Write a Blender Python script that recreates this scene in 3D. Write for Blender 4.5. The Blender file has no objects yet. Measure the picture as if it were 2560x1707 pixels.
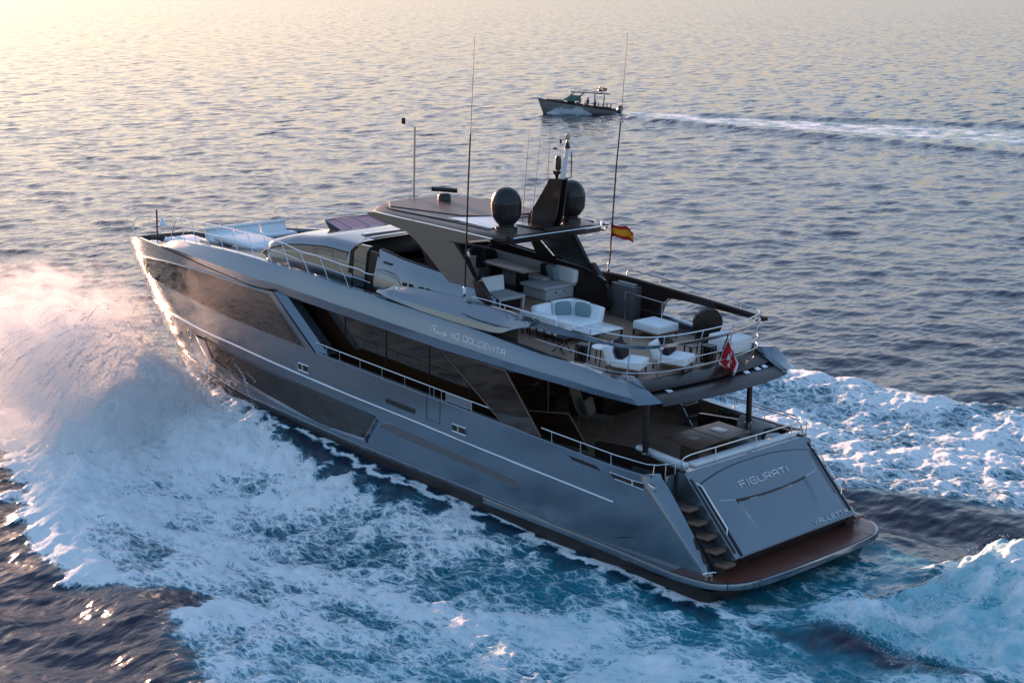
import bpy, bmesh, math, random
import numpy as np
from mathutils import Vector, Matrix, Euler

# ------------------------------------------------------------------ camera, light, exposure
SEA = 0.65                      # yacht coordinates have the sea at z = -0.65; everything is lifted by this
scene = bpy.context.scene
COL = scene.collection
CAM = np.array([-24.79044, 37.36076, 15.37651 + SEA])
YAW, PITCH, ROLL, FPX = -0.793024448, -0.206119985, 0.00596497674, 4249.58553
_f = np.array([math.cos(YAW)*math.cos(PITCH), math.sin(YAW)*math.cos(PITCH), math.sin(PITCH)])
_r = np.cross(_f, [0, 0, 1]); _r /= np.linalg.norm(_r); _u = np.cross(_r, _f)
_r2 = math.cos(ROLL)*_r + math.sin(ROLL)*_u; _u2 = -math.sin(ROLL)*_r + math.cos(ROLL)*_u
cam_data = bpy.data.cameras.new("camera")
cam = bpy.data.objects.new("camera", cam_data); COL.objects.link(cam)
M = Matrix(((_r2[0], _u2[0], -_f[0], CAM[0]), (_r2[1], _u2[1], -_f[1], CAM[1]), (_r2[2], _u2[2], -_f[2], CAM[2]), (0, 0, 0, 1)))
cam.matrix_world = M
cam_data.sensor_fit = 'HORIZONTAL'; cam_data.sensor_width = 36.0
cam_data.lens = 36.0*FPX/2560.0
cam_data.clip_start = 0.5; cam_data.clip_end = 30000
scene.camera = cam

SUN_EL, SUN_AZ = math.radians(6.5), math.atan2(-0.30, 1.0)      # low sun ahead of the bow, a little to starboard
world = bpy.data.worlds.new("World"); scene.world = world; world.use_nodes = True
wn = world.node_tree; wn.nodes.clear()
sky = wn.nodes.new('ShaderNodeTexSky'); sky.sky_type = 'NISHITA'; sky.sun_disc = False
sky.sun_elevation = SUN_EL; sky.sun_rotation = math.pi/2 - SUN_AZ
sky.air_density = 1.0; sky.dust_density = 1.9; sky.ozone_density = 3.8; sky.altitude = 0
bg = wn.nodes.new('ShaderNodeBackground'); bg.inputs[1].default_value = 0.14
wo = wn.nodes.new('ShaderNodeOutputWorld')
gm = wn.nodes.new('ShaderNodeGamma'); gm.inputs[1].default_value = 0.42          # thin evening haze evens out the sky
hs = wn.nodes.new('ShaderNodeHueSaturation'); hs.inputs['Saturation'].default_value = 1.25
tn = wn.nodes.new('ShaderNodeMix'); tn.data_type = 'RGBA'; tn.blend_type = 'MULTIPLY'; tn.inputs[0].default_value = 1.0; tn.inputs[7].default_value = (1.05, 0.98, 1.04, 1)
wn.links.new(sky.outputs[0], gm.inputs[0]); wn.links.new(gm.outputs[0], hs.inputs['Color']); wn.links.new(hs.outputs[0], tn.inputs[6]); wn.links.new(tn.outputs[2], bg.inputs[0]); wn.links.new(bg.outputs[0], wo.inputs[0])
sun_d = bpy.data.lights.new("sun", 'SUN'); sun_d.energy = 3.2; sun_d.angle = math.radians(0.6); sun_d.color = (1.0, 0.55, 0.35)
sun = bpy.data.objects.new("sun", sun_d); COL.objects.link(sun)
sd = Vector((math.cos(SUN_AZ)*math.cos(SUN_EL), math.sin(SUN_AZ)*math.cos(SUN_EL), math.sin(SUN_EL)))
sun.rotation_euler = sd.to_track_quat('Z', 'Y').to_euler(); sun.location = (60, -18, 40)
scene.view_settings.view_transform = 'Standard'; scene.view_settings.look = 'None'
scene.view_settings.gamma = 1.0; scene.view_settings.exposure = 2.12
scene.cycles.use_denoising = True
scene.cycles.max_bounces = 8; scene.cycles.volume_bounces = 5
scene.cycles.volume_step_rate = 2.0; scene.cycles.volume_max_steps = 96
scene.cycles.caustics_reflective = False; scene.cycles.caustics_refractive = False
scene.cycles.sample_clamp_indirect = 6.0

# ------------------------------------------------------------------ materials
def lin(h):
    h = h.lstrip('#'); v = [int(h[i:i+2], 16)/255 for i in (0, 2, 4)]
    return tuple(((c/12.92) if c <= 0.04045 else ((c+0.055)/1.055)**2.4) for c in v)
MATS = {}
def pbr(name, col, rough=0.5, metal=0.0, coat=0.0, var=0.0, scale=3.0, bump=0.0, spec=None, trans=0.0, alpha=1.0, rvar=0.0):
    m = bpy.data.materials.new(name); m.use_nodes = True; nt = m.node_tree; b = nt.nodes['Principled BSDF']
    b.inputs['Base Color'].default_value = (*col, 1); b.inputs['Roughness'].default_value = rough
    b.inputs['Metallic'].default_value = metal; b.inputs['Coat Weight'].default_value = coat; b.inputs['Coat Roughness'].default_value = 0.06
    b.inputs['Transmission Weight'].default_value = trans; b.inputs['Alpha'].default_value = alpha
    if spec is not None: b.inputs['Specular IOR Level'].default_value = spec
    if var or bump or rvar:
        tc = nt.nodes.new('ShaderNodeTexCoord'); nz = nt.nodes.new('ShaderNodeTexNoise')
        nz.inputs['Scale'].default_value = scale; nz.inputs['Detail'].default_value = 6
        nt.links.new(tc.outputs['Object'], nz.inputs['Vector'])
        if var:
            mx = nt.nodes.new('ShaderNodeMix'); mx.data_type = 'RGBA'
            mx.inputs[6].default_value = (*[c*(1-var) for c in col], 1); mx.inputs[7].default_value = (*[min(1, c*(1+var)) for c in col], 1)
            nt.links.new(nz.outputs[0], mx.inputs[0]); nt.links.new(mx.outputs[2], b.inputs['Base Color'])
        if rvar:
            mr = nt.nodes.new('ShaderNodeMapRange'); mr.inputs[3].default_value = max(0.02, rough-rvar); mr.inputs[4].default_value = rough+rvar
            nt.links.new(nz.outputs[0], mr.inputs[0]); nt.links.new(mr.outputs[0], b.inputs['Roughness'])
        if bump:
            bp = nt.nodes.new('ShaderNodeBump'); bp.inputs['Strength'].default_value = bump; bp.inputs['Distance'].default_value = 0.02
            nt.links.new(nz.outputs[0], bp.inputs['Height']); nt.links.new(bp.outputs[0], b.inputs['Normal'])
    MATS[name] = m; return m
def teak(name, col, axis, gap=0.09):
    """planked decking: dark caulking lines every `gap` metres across `axis`"""
    m = pbr(name, col, rough=0.55, var=0.0); nt = m.node_tree; b = nt.nodes['Principled BSDF']
    tc = nt.nodes.new('ShaderNodeTexCoord'); sp = nt.nodes.new('ShaderNodeSeparateXYZ'); nt.links.new(tc.outputs['Object'], sp.inputs[0])
    d = nt.nodes.new('ShaderNodeMath'); d.operation = 'DIVIDE'; d.inputs[1].default_value = gap; nt.links.new(sp.outputs[axis], d.inputs[0])
    fr = nt.nodes.new('ShaderNodeMath'); fr.operation = 'FRACT'; nt.links.new(d.outputs[0], fr.inputs[0])
    ls = nt.nodes.new('ShaderNodeMath'); ls.operation = 'LESS_THAN'; ls.inputs[1].default_value = 0.10; nt.links.new(fr.outputs[0], ls.inputs[0])
    fl = nt.nodes.new('ShaderNodeMath'); fl.operation = 'FLOOR'; nt.links.new(d.outputs[0], fl.inputs[0])
    wnz = nt.nodes.new('ShaderNodeTexWhiteNoise'); wnz.noise_dimensions = '1D'; nt.links.new(fl.outputs[0], wnz.inputs['W'])
    mp = nt.nodes.new('ShaderNodeMapping'); mp.inputs['Scale'].default_value = (1.2, 14, 4) if axis == 1 else (14, 1.2, 4)
    nt.links.new(tc.outputs['Object'], mp.inputs[0]); nz = nt.nodes.new('ShaderNodeTexNoise'); nz.inputs['Scale'].default_value = 3; nz.inputs['Detail'].default_value = 6
    nt.links.new(mp.outputs[0], nz.inputs['Vector'])
    ad = nt.nodes.new('ShaderNodeMath'); ad.operation = 'MULTIPLY_ADD'; ad.inputs[1].default_value = 0.35; nt.links.new(wnz.outputs['Value'], ad.inputs[0]); nt.links.new(nz.outputs[0], ad.inputs[2])
    mr = nt.nodes.new('ShaderNodeMix'); mr.data_type = 'RGBA'; mr.inputs[6].default_value = (*[c*0.62 for c in col], 1); mr.inputs[7].default_value = (*[c*1.35 for c in col], 1)
    nt.links.new(ad.outputs[0], mr.inputs[0])
    mx = nt.nodes.new('ShaderNodeMix'); mx.data_type = 'RGBA'; mx.inputs[7].default_value = (0.02, 0.018, 0.016, 1)
    nt.links.new(ls.outputs[0], mx.inputs[0]); nt.links.new(mr.outputs[2], mx.inputs[6]); nt.links.new(mx.outputs[2], b.inputs['Base Color'])
    return m
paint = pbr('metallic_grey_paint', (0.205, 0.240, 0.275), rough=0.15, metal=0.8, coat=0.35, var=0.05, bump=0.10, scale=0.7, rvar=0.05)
paint_dark = pbr('dark_bronze_paint', (0.045, 0.035, 0.036), rough=0.34, metal=0.2, spec=.4, rvar=0.05)
antifoul = pbr('dark_bottom_paint', (0.022, 0.018, 0.018), rough=0.35, var=0.3, rvar=0.1)
glass = pbr('black_tinted_glass', (0.030, 0.016, 0.008), rough=0.035, spec=0.9, rvar=0.015)
glass_sky = pbr('glass_with_painted_sky', (0.34, 0.33, 0.30), rough=0.10, metal=0.35)  # pale base colour paints in the sky reflected by the side windows
screen_pink = pbr('rose_tinted_acrylic', (0.50, 0.17, 0.21), rough=0.25, spec=0.4)
chrome = pbr('polished_steel', (0.72, 0.73, 0.76), rough=0.16, metal=1.0, rvar=0.05)
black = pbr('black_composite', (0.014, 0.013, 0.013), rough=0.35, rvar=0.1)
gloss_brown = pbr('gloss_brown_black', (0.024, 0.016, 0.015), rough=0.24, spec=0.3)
dome_m = pbr('dark_grey_gelcoat', (0.022, 0.021, 0.022), rough=0.26, spec=.35)
white_f = pbr('white_upholstery', (0.84, 0.87, 0.90), rough=0.85, var=0.06, scale=9, bump=0.25)
grey_f = pbr('pale_grey_upholstery', (0.45, 0.46, 0.48), rough=0.85, var=0.06, scale=9, bump=0.2)
dark_f = pbr('dark_fabric', (0.014, 0.010, 0.013), rough=0.9, var=0.2, scale=20, bump=0.3)
teal_f = pbr('dusty_teal_fabric', (0.20, 0.30, 0.34), rough=0.9, var=0.1, scale=30, bump=0.3)
wood = pbr('walnut_veneer', (0.16, 0.095, 0.065), rough=0.32, coat=0.2, var=0.25, scale=5)
taupe = pbr('taupe_weave', (0.20, 0.16, 0.14), rough=0.8, var=0.15, scale=25, bump=0.3)
white_g = pbr('white_gelcoat', (0.74, 0.75, 0.77), rough=0.25, coat=0.2, rvar=0.05)
letter = pbr('pale_silver_lettering', (0.70, 0.74, 0.80), rough=0.4)
red_l = pbr('red_lens', (0.55, 0.05, 0.03), rough=0.3)
deck_teak = teak('teak_deck', (0.32, 0.205, 0.145), 1, 0.11)
plat_teak = teak('reddish_teak_deck', (0.125, 0.042, 0.027), 1, 0.14)
plat_teak.node_tree.nodes['Principled BSDF'].inputs['Roughness'].default_value = 0.32

# ------------------------------------------------------------------ mesh helpers
class MB:
    """collects shapes into one bmesh; build() links them as ONE mesh object"""
    def __init__(s): s.bm = bmesh.new()
    def merge(s, b2):
        me = bpy.data.meshes.new('tmp'); b2.to_mesh(me); b2.free(); s.bm.from_mesh(me); bpy.data.meshes.remove(me)
    def box(s, c, d, rot=None, bev=0.0, seg=2, fn=None):
        b = bmesh.new(); bmesh.ops.create_cube(b, size=1.0)
        for v in b.verts: v.co = Vector((v.co.x*d[0], v.co.y*d[1], v.co.z*d[2]))
        if bev: bmesh.ops.bevel(b, geom=list(b.edges), offset=min(bev, min(d)*0.49), segments=seg, profile=0.6, affect='EDGES')
        mt = Matrix.Translation(Vector(c)) @ ((rot.to_matrix().to_4x4()) if rot is not None else Matrix.Identity(4))
        for v in b.verts:
            if fn: v.co = fn(v.co)
            v.co = mt @ v.co
        s.merge(b); return s
    def cushion(s, c, d, rot=None, puff=0.25, r=0.06):
        """a soft block: bevelled and swollen in the middle"""
        b = bmesh.new(); bmesh.ops.create_cube(b, size=1.0)
        for v in b.verts: v.co = Vector((v.co.x*d[0], v.co.y*d[1], v.co.z*d[2]))
        bmesh.ops.bevel(b, geom=list(b.edges), offset=min(r, min(d)*0.45), segments=3, profile=0.5, affect='EDGES')
        bmesh.ops.subdivide_edges(b, edges=[e for e in b.edges if e.calc_length() > 0.12], cuts=3, use_grid_fill=True)
        for v in b.verts:
            p = v.co; x, y, z = 2*p.x/d[0], 2*p.y/d[1], 2*p.z/d[2]
            k = max(0, 1-x*x)*max(0, 1-y*y), max(0, 1-y*y)*max(0, 1-z*z), max(0, 1-x*x)*max(0, 1-z*z)
            p.z += puff*k[0]*z*min(d)*0.35; p.x += puff*k[1]*x*min(d)*0.2; p.y += puff*k[2]*y*min(d)*0.2
        mt = Matrix.Translation(Vector(c)) @ ((rot.to_matrix().to_4x4()) if rot is not None else Matrix.Identity(4))
        for v in b.verts: v.co = mt @ v.co
        s.merge(b); return s
    def tube(s, path, r, n=8, closed=False, cap=True, sq=None):
        P = [Vector(p) for p in path]; m = len(P); rings = []
        rr = r if hasattr(r, '__len__') else [r]*m
        prev = None
        for i in range(m):
            if closed: t = P[(i+1) % m]-P[i-1]
            else: t = P[min(i+1, m-1)]-P[max(i-1, 0)]
            t.normalize()
            a = Vector((0, 0, 1)) if abs(t.z) < 0.95 else Vector((1, 0, 0))
            x = t.cross(a).normalized()
            if prev is not None:
                xp = prev-t*prev.dot(t)
                if xp.length > 1e-4: x = xp.normalized()
            prev = x; y = x.cross(t).normalized()
            ax, ay = (sq if sq else (1, 1))
            rings.append([s.bm.verts.new(P[i]+rr[i]*(ax*math.cos(2*math.pi*k/n)*x+ay*math.sin(2*math.pi*k/n)*y)) for k in range(n)])
        for i in range(m if closed else m-1):
            A, B = rings[i], rings[(i+1) % m]
            for k in range(n): s.bm.faces.new((A[k], A[(k+1) % n], B[(k+1) % n], B[k]))
        if cap and not closed:
            s.bm.faces.new(rings[0][::-1]); s.bm.faces.new(rings[-1])
        return s
    def rings(s, R, closed_ring=True, cap=True):
        V = [[s.bm.verts.new(Vector(p)) for p in r] for r in R]; n = len(V[0])
        for i in range(len(V)-1):
            for k in range(n if closed_ring else n-1):
                s.bm.faces.new((V[i][k], V[i][(k+1) % n], V[i+1][(k+1) % n], V[i+1][k]))
        if cap and closed_ring: s.bm.faces.new(V[0][::-1]); s.bm.faces.new(V[-1])
        return s
    def grid(s, G): return s.rings(G, closed_ring=False, cap=False)
    def lathe(s, prof, c=(0, 0, 0), n=24, axis=None):
        R = []
        for (r, z) in prof: R.append([(c[0]+max(r, 1e-4)*math.cos(2*math.pi*k/n), c[1]+max(r, 1e-4)*math.sin(2*math.pi*k/n), c[2]+z) for k in range(n)])
        if axis is not None:
            q = Vector((0, 0, 1)).rotation_difference(Vector(axis)); cc = Vector(c)
            R = [[cc+q @ (Vector(p)-cc) for p in r] for r in R]
        return s.rings(R)
    def prism(s, pts, d):
        """polygon (3-D points) pushed along vector d"""
        A = [s.bm.verts.new(Vector(p)) for p in pts]; B = [s.bm.verts.new(Vector(p)+Vector(d)) for p in pts]; n = len(pts)
        s.bm.faces.new(A[::-1]); s.bm.faces.new(B)
        for k in range(n): s.bm.faces.new((A[k], A[(k+1) % n], B[(k+1) % n], B[k]))
        return s
    def build(s, name, m, parent=None, ang=38, sub=0, label=None):
        bmesh.ops.remove_doubles(s.bm, verts=list(s.bm.verts), dist=1e-5)
        bmesh.ops.recalc_face_normals(s.bm, faces=list(s.bm.faces))
        me = bpy.data.meshes.new(name); s.bm.to_mesh(me); s.bm.free()
        me.shade_smooth(); me.set_sharp_from_angle(angle=math.radians(ang))
        me.materials.append(m); o = bpy.data.objects.new(name, me); COL.objects.link(o)
        if parent is not None: o.parent = parent
        if label: o['label'] = label
        return o
def tag(o, label, cat, group=None):
    o['label'] = label; o['category'] = cat
    if group: o['group'] = group
    return o
TILT = math.atan(0.075)
def thing(name, label, cat, loc, rz=0.0, group=None, tilt=True):
    o = bpy.data.objects.new(name, None); COL.objects.link(o); o.empty_display_size = 0.2
    o.location = (loc[0], loc[1], loc[2]+SEA)
    o.rotation_euler = ((Matrix.Rotation(-TILT, 3, 'Y') if tilt else Matrix.Identity(3)) @ Matrix.Rotation(rz, 3, 'Z')).to_euler()
    return tag(o, label, cat, group)
def dup(root, loc, rz, label, group=None):
    def cp(o, par):
        c = o.copy(); COL.objects.link(c)
        if par is not None: c.parent = par
        for ch in [x for x in bpy.data.objects if x.parent == o]: cp(ch, c)
        return c
    r = cp(root, None); r.location = (loc[0], loc[1], loc[2]+SEA)
    r.rotation_euler = (Matrix.Rotation(-TILT, 3, 'Y') @ Matrix.Rotation(rz, 3, 'Z')).to_euler()
    r['label'] = label
    if group: r['group'] = group
    return r
def eul(x=0, y=0, z=0): return Euler((math.radians(x), math.radians(y), math.radians(z)))
def tab(T):
    T = sorted(T); xs = [t[0] for t in T]; zs = [t[1] for t in T]
    return lambda x: float(np.interp(x, xs, zs))
def catmull(P, n=6, closed=False):
    P = [np.array(p, float) for p in P]; out = []; m = len(P)
    for i in range(m if closed else m-1):
        p0, p1, p2, p3 = (P[(i-1) % m], P[i], P[(i+1) % m], P[(i+2) % m]) if closed else (P[max(i-1, 0)], P[i], P[i+1], P[min(i+2, m-1)])
        for k in range(n):
            t = k/n; out.append(0.5*((2*p1)+(-p0+p2)*t+(2*p0-5*p1+4*p2-p3)*t*t+(-p0+3*p1-3*p2+p3)*t**3))
    if not closed: out.append(P[-1])
    return [tuple(p) for p in out]
# ------------------------------------------------------------------ the sea: wave field, wakes, foam
rng = np.random.default_rng(7)
def fft_tile(N, L, wdir, Lp, lc, slope, seed, spread=1.0):
    r = np.random.default_rng(seed)
    k1 = 2*np.pi*np.fft.fftfreq(N, L/N); kx, ky = np.meshgrid(k1, k1, indexing='ij'); k = np.hypot(kx, ky); k[0, 0] = 1e-6
    c = (kx*math.cos(wdir)+ky*math.sin(wdir))/k
    P = np.exp(-1/(k*Lp)**2)/k**4*((1-spread)+spread*c**2)*np.exp(-(k*lc)**2); P[0, 0] = 0
    Hk = np.sqrt(P)*(r.normal(size=(N, N))+1j*r.normal(size=(N, N)))
    h = np.fft.ifft2(Hk).real; gx = np.fft.ifft2(1j*kx*Hk).real; gy = np.fft.ifft2(1j*ky*Hk).real
    s = slope/math.sqrt((gx**2+gy**2).mean())
    dx = np.fft.ifft2(-1j*kx/k*Hk).real*s; dy = np.fft.ifft2(-1j*ky/k*Hk).real*s
    return (h*s, dx, dy, L, N)
def sample(tile, x, y, rot=0.0, what=(0, 1, 2)):
    L, N = tile[3], tile[4]; cr, sr = math.cos(rot), math.sin(rot)
    u = ((x*cr+y*sr)/L*N) % N; v = ((-x*sr+y*cr)/L*N) % N
    i = np.floor(u).astype(int); j = np.floor(v).astype(int); fu = u-i; fv = v-j; i %= N; j %= N; i2 = (i+1) % N; j2 = (j+1) % N
    out = []
    for w in what:
        a = tile[w]; out.append((a[i, j]*(1-fu)+a[i2, j]*fu)*(1-fv)+(a[i, j2]*(1-fu)+a[i2, j2]*fu)*fv)
    if len(out) == 3:
        out = [out[0], out[1]*cr-out[2]*sr, out[1]*sr+out[2]*cr]
    return out
WDIR = math.radians(-52)
T1 = fft_tile(512, 93.0, WDIR, 0.66, 0.09, 0.108, 1, 0.90)
T2 = fft_tile(512, 61.0, WDIR+0.5, 0.55, 0.07, 0.060, 2, 0.8)
T3 = fft_tile(512, 17.0, WDIR-0.4, 0.16, 0.022, 0.062, 3, 0.6)
TF = fft_tile(512, 23.0, 0.4, 0.22, 0.028, 0.75, 4, 0.0)       # churned water, rms normalised below
TB = fft_tile(512, 57.0, 1.2, 0.75, 0.10, 0.5, 5, 0.0)         # broad churn
tf = TF[0]/TF[0].std(); tb = TB[0]/TB[0].std()
TFn = (tf, None, None, TF[3], TF[4]); TBn = (tb, None, None, TB[3], TB[4])

def seg_dist(x, y, poly, closed=True):
    d = np.full(x.shape, 1e9); m = len(poly)
    for i in range(m if closed else m-1):
        ax, ay = poly[i][:2]; bx, by = poly[(i+1) % m][:2]; vx, vy = bx-ax, by-ay
        t = np.clip(((x-ax)*vx+(y-ay)*vy)/(vx*vx+vy*vy+1e-9), 0, 1)
        d = np.minimum(d, np.hypot(x-ax-t*vx, y-ay-t*vy))
    return d
def inside(x, y, poly):
    c = np.zeros(x.shape, bool); m = len(poly)
    for i in range(m):
        ax, ay = poly[i]; bx, by = poly[(i+1) % m]
        c ^= ((ay > y) != (by > y)) & (x < (bx-ax)*(y-ay)/(by-ay+1e-12)+ax)
    return c
def sdf(x, y, poly):
    d = seg_dist(x, y, poly); return np.where(inside(x, y, poly), d, -d)
def sst(a, b, x):
    t = np.clip((x-a)/(b-a), 0, 1); return t*t*(3-2*t)
def path_coord(x, y, P):
    """distance along and signed distance across a polyline"""
    best = np.full(x.shape, 1e9); s_ = np.zeros(x.shape); n_ = np.zeros(x.shape); acc = 0.0
    for i in range(len(P)-1):
        ax, ay = P[i]; bx, by = P[i+1]; vx, vy = bx-ax, by-ay; L = math.hypot(vx, vy)
        t = np.clip(((x-ax)*vx+(y-ay)*vy)/(L*L), 0, 1); ex, ey = x-ax-t*vx, y-ay-t*vy; d = np.hypot(ex, ey)
        w = d < best; best = np.where(w, d, best); s_ = np.where(w, acc+t*L, s_); n_ = np.where(w, np.sign(vx*ey-vy*ex)*d, n_); acc += L
    return s_, n_
PORT_FOAM = [(36.5, 1.5), (35.2, 4.2), (33.5, 6.8), (30.8, 8.3), (27.7, 9.9), (25.6, 10.6), (23.9, 11.4), (22.3, 12.4), (20.0, 13.1), (17.6, 14.4), (15.6, 14.8), (13.7, 15.1), (11.8, 14.6), (10.5, 13.2), (10.1, 14.4),
             (9.2, 15.6), (8.3, 15.9), (7.2, 16.3), (4.0, 17.4), (-8, 20), (-40, 28), (-40, 1.5), (-12, 2.4), (-4, 3.2), (0.0, 3.7), (6, 3.7), (9.5, 3.5), (12, 3.95), (14.2, 4.35), (16.5, 4.2), (19.3, 3.5), (22, 2.5), (24, 1.2), (30, -1.5)]
STBD_FOAM = [(36, -1.5), (33, -6), (28, -12), (24, -18), (20, -23), (17.2, -22.8), (13.5, -20.6), (10.8, -21), (8.2, -21.2), (5.5, -21.4), (-6, -22.5), (-40, -27), (-40, -12), (-8, -10.5), (0, -9.4), (3, -8.6), (6, -7.2), (9, -5.5), (12, -4.5), (24, -2)]
WASH = [(-0.5, 3.9), (-1.5, 3.75), (-2.8, 3.35), (-6, 3.2), (-10, 3.9), (-40, 10), (-40, -13), (-14, -8.6), (-7, -7.2), (-3.0, -6.2), (-1.4, -5.0), (-1.2, -3.4), (-1.6, -1.6), (-1.9, 0.0), (-1.1, 1.4), (-0.5, 2.6)]
BOAT2 = (119.9, -128.3); BOAT2_HEAD = math.radians(43.5)
WAKE2 = [(123.5, -124.8), (119.9, -128.3), (115, -129.0), (108, -128.5), (98, -130), (86, -132.5), (72, -135), (45, -139), (10, -146)]
WS = -1.0
hullY = tab([(-3, 3.4), (0, 3.5), (18, 3.6), (22, 3.25), (25, 2.7), (28, 1.7), (30, 0.9), (31, .3), (34, 0)])
contact = tab([(-40, 0.0), (-4, 0.0), (0, 0.16), (2.2, 0.24), (5, 0.42), (8.3, 0.70), (12, 1.08), (16, 1.55), (20, 1.95), (23, 2.0), (26, 1.7), (29, 0.9), (32, 0.1), (40, 0)])
hullYv = np.vectorize(hullY); contactv = np.vectorize(contact)

def sea_fields(x, y):
    """height, sideways shift, foam cover and aeration of the sea at plan points (world z, calm sea = 0)"""
    r = np.hypot(x-CAM[0], y-CAM[1])
    a1 = sample(T1, x, y); a2 = sample(T2, x, y, 0.45); a3 = sample(T3, x, y, -0.3)
    f3 = 1-sst(60, 190, r)
    g = 0.92+0.28*np.tanh(sample(TBn, x*0.55, y*0.55, .3, (0,))[0]*.0+sample(TBn, x*0.35+7, y*0.35, .8, (0,))[0]*.9)
    a1 = [k*g for k in a1]; a2 = [k*(2-g) if False else k*g for k in a2]
    h = a1[0]+a2[0]+a3[0]*f3; dx = a1[1]+a2[1]+a3[1]*f3; dy = a1[2]+a2[2]+a3[2]*f3
    F = np.zeros(x.shape); A = np.zeros(x.shape)
    # far wake of the small boat
    s, n = path_coord(x, y, WAKE2); hw = 1.0+s*0.17
    m = (np.abs(n) < hw*4+6) & (r > 90)
    core = np.exp(-(n/hw)**4)*sst(3.5, 6.5, s); core = np.where(m, core, 0)
    F = np.maximum(F, core*np.clip(1.1-s*0.006, 0.4, 1)*(.50+.30*np.tanh(sample(TBn, x, y, .5, (0,))[0])+.45*np.exp(-((np.abs(n)/hw-.62)/.25)**2)+.3*np.exp(-(n/hw/.25)**2)))
    A = np.maximum(A, core*0.55)
    h = h+np.where(m, 0.58*np.exp(-((np.abs(n)-hw*1.6)/1.6)**2)*sst(4, 16, s)*np.exp(-s/110)+0.30*core*np.exp(-s/30), 0)
    # around the yacht
    q = (x > -45) & (x < 48) & (np.abs(y) < 34)
    X, Y = x[q], y[q]
    if X.size:
        b1 = sample(TBn, X, Y, 0, (0,))[0]; c1 = sample(TFn, X, Y, 0.3, (0,))[0]
        b1 = 1.3*np.tanh(b1/1.4); c1 = 1.5*np.tanh(c1/1.6)
        wob = b1*0.34+c1*0.26
        dP = sdf(X, Y, PORT_FOAM)+wob*0.55; dS = sdf(X, Y, STBD_FOAM)+wob*0.7; dW = sdf(X, Y, WASH)+wob*0.35
        fP = sst(-0.15, 0.9, dP); fS = sst(-0.2, 1.4, dS); fW = sst(-0.2, 1.0, dW)
        hy = hullYv(X); cz = contactv(X)
        out = np.abs(Y)-hy                       # metres outboard of the hull
        H = np.zeros(X.shape)
        # sheet of water lifted along the hull, thrown outward
        H += cz*np.exp(-(np.maximum(out, 0)/(2.4+1.4*sst(17, 25, X)))**2)
        # crest of the diverging bow wave (both sides): ridge line
        for sgn, ridge in ((1, [(31, 2.6), (28, 6.0), (25, 8.3), (21, 10.6), (17, 12.6), (13.5, 13.6), (9, 15.2), (0, 17.4), (-30, 24)]),
                           (-1, [(31, -3), (28, -7.5), (24, -12.5), (20, -17.0), (15, -19.0), (8, -19.8), (-30, -25)])):
            s2, n2 = path_coord(X, Y, ridge); amp = (0.95 if sgn > 0 else 1.25)*np.exp(-s2/34)
            H += amp*np.exp(-np.where(n2*sgn > 0, (n2/2.6)**2, (n2/1.3)**2))*sst(-1, 4, s2+1)
        # hollow astern and the rooster tail beyond it
        H += -0.22*np.exp(-((X-.2)/1.2)**2-(Y/3.2)**2)
        H += 1.75*np.exp(-np.where(X > -4.2, ((X+4.2)/1.5)**2, ((X+4.2)/6.5)**2)-((Y+2.6)/2.9)**2)+0.55*np.exp(-((X+2.2)/1.3)**2-((Y-1.9)/1.7)**2)+.35*np.exp(-((X+9)/5)**2-((Y-1)/3)**2)
        H -= 0.35*np.exp(-((Y+6.8)/1.6)**2)*sst(10, 2, X)*sst(-30, -6, X)
        # cover
        along = sst(2, 14, X)
        big = np.tanh(sample(TBn, X*.30+3, Y*.75, -.15, (0,))[0]*.9)
        dens = 0.74+0.20*sst(6, 22, X)+0.15*big*sst(26, 16, X)+0.10*sst(0.6, 3, 3-np.abs(dP-1.2))-0.17*sst(9, 1, X)*sst(9.5, 4.5, Y)
        dens += 0.13*b1+0.05*c1
        cover = fP*dens
        cover = np.maximum(cover, fS*(0.78+0.12*b1))
        cover = np.maximum(cover, fW*(0.93+0.16*c1*0.5+0.08*b1)*sst(-40, -14, X))
        # foam hugging the hull side
        strip = np.exp(-((out-0.30-0.20*c1-.15*b1)/(0.22+0.22*sst(10, 0, X)))**2)*sst(24.2, 22.5, X)*sst(-2.5, 0.5, X)
        cover = np.maximum(cover, strip*0.95*(Y > 0))
        # splash patches in the dark lane beside the stern quarter
        gapf = sst(-2.6, -1.2, X)*sst(1.6, .6, X)*sst(4.4, 3.6, np.abs(Y)); cover = np.maximum(cover, gapf*(.56+.16*c1+.1*b1))
        lane = np.exp(-((Y+6.6)/1.5)**2)*sst(6, 1, X); cover = np.maximum(cover, lane*0.36)
        F[q] = np.clip(np.maximum(F[q], cover), 0, 1)
        A[q] = np.clip(np.maximum.reduce([fP*(0.42+0.32*sst(12, 2, X)), fS*0.35, fW*1.05, gapf*.8, strip*0.3]), 0, 1)
        flow = np.maximum(np.maximum(fP*0.8, fS*0.9), fW)
        calm = sst(1.6, 0.2, out)*sst(26, 20, X)*sst(0, 3, X)
        near = np.maximum(flow, calm)
        h[q] = h[q]*(1-0.55*near)+H+(0.072*c1+0.10*b1)*flow*(1+.25*sst(17, 23, X))+0.10*c1*fW*0.8
        dx[q] *= (1-0.7*near); dy[q] *= (1-0.7*near)
    return h, dx, dy, F, A

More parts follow.
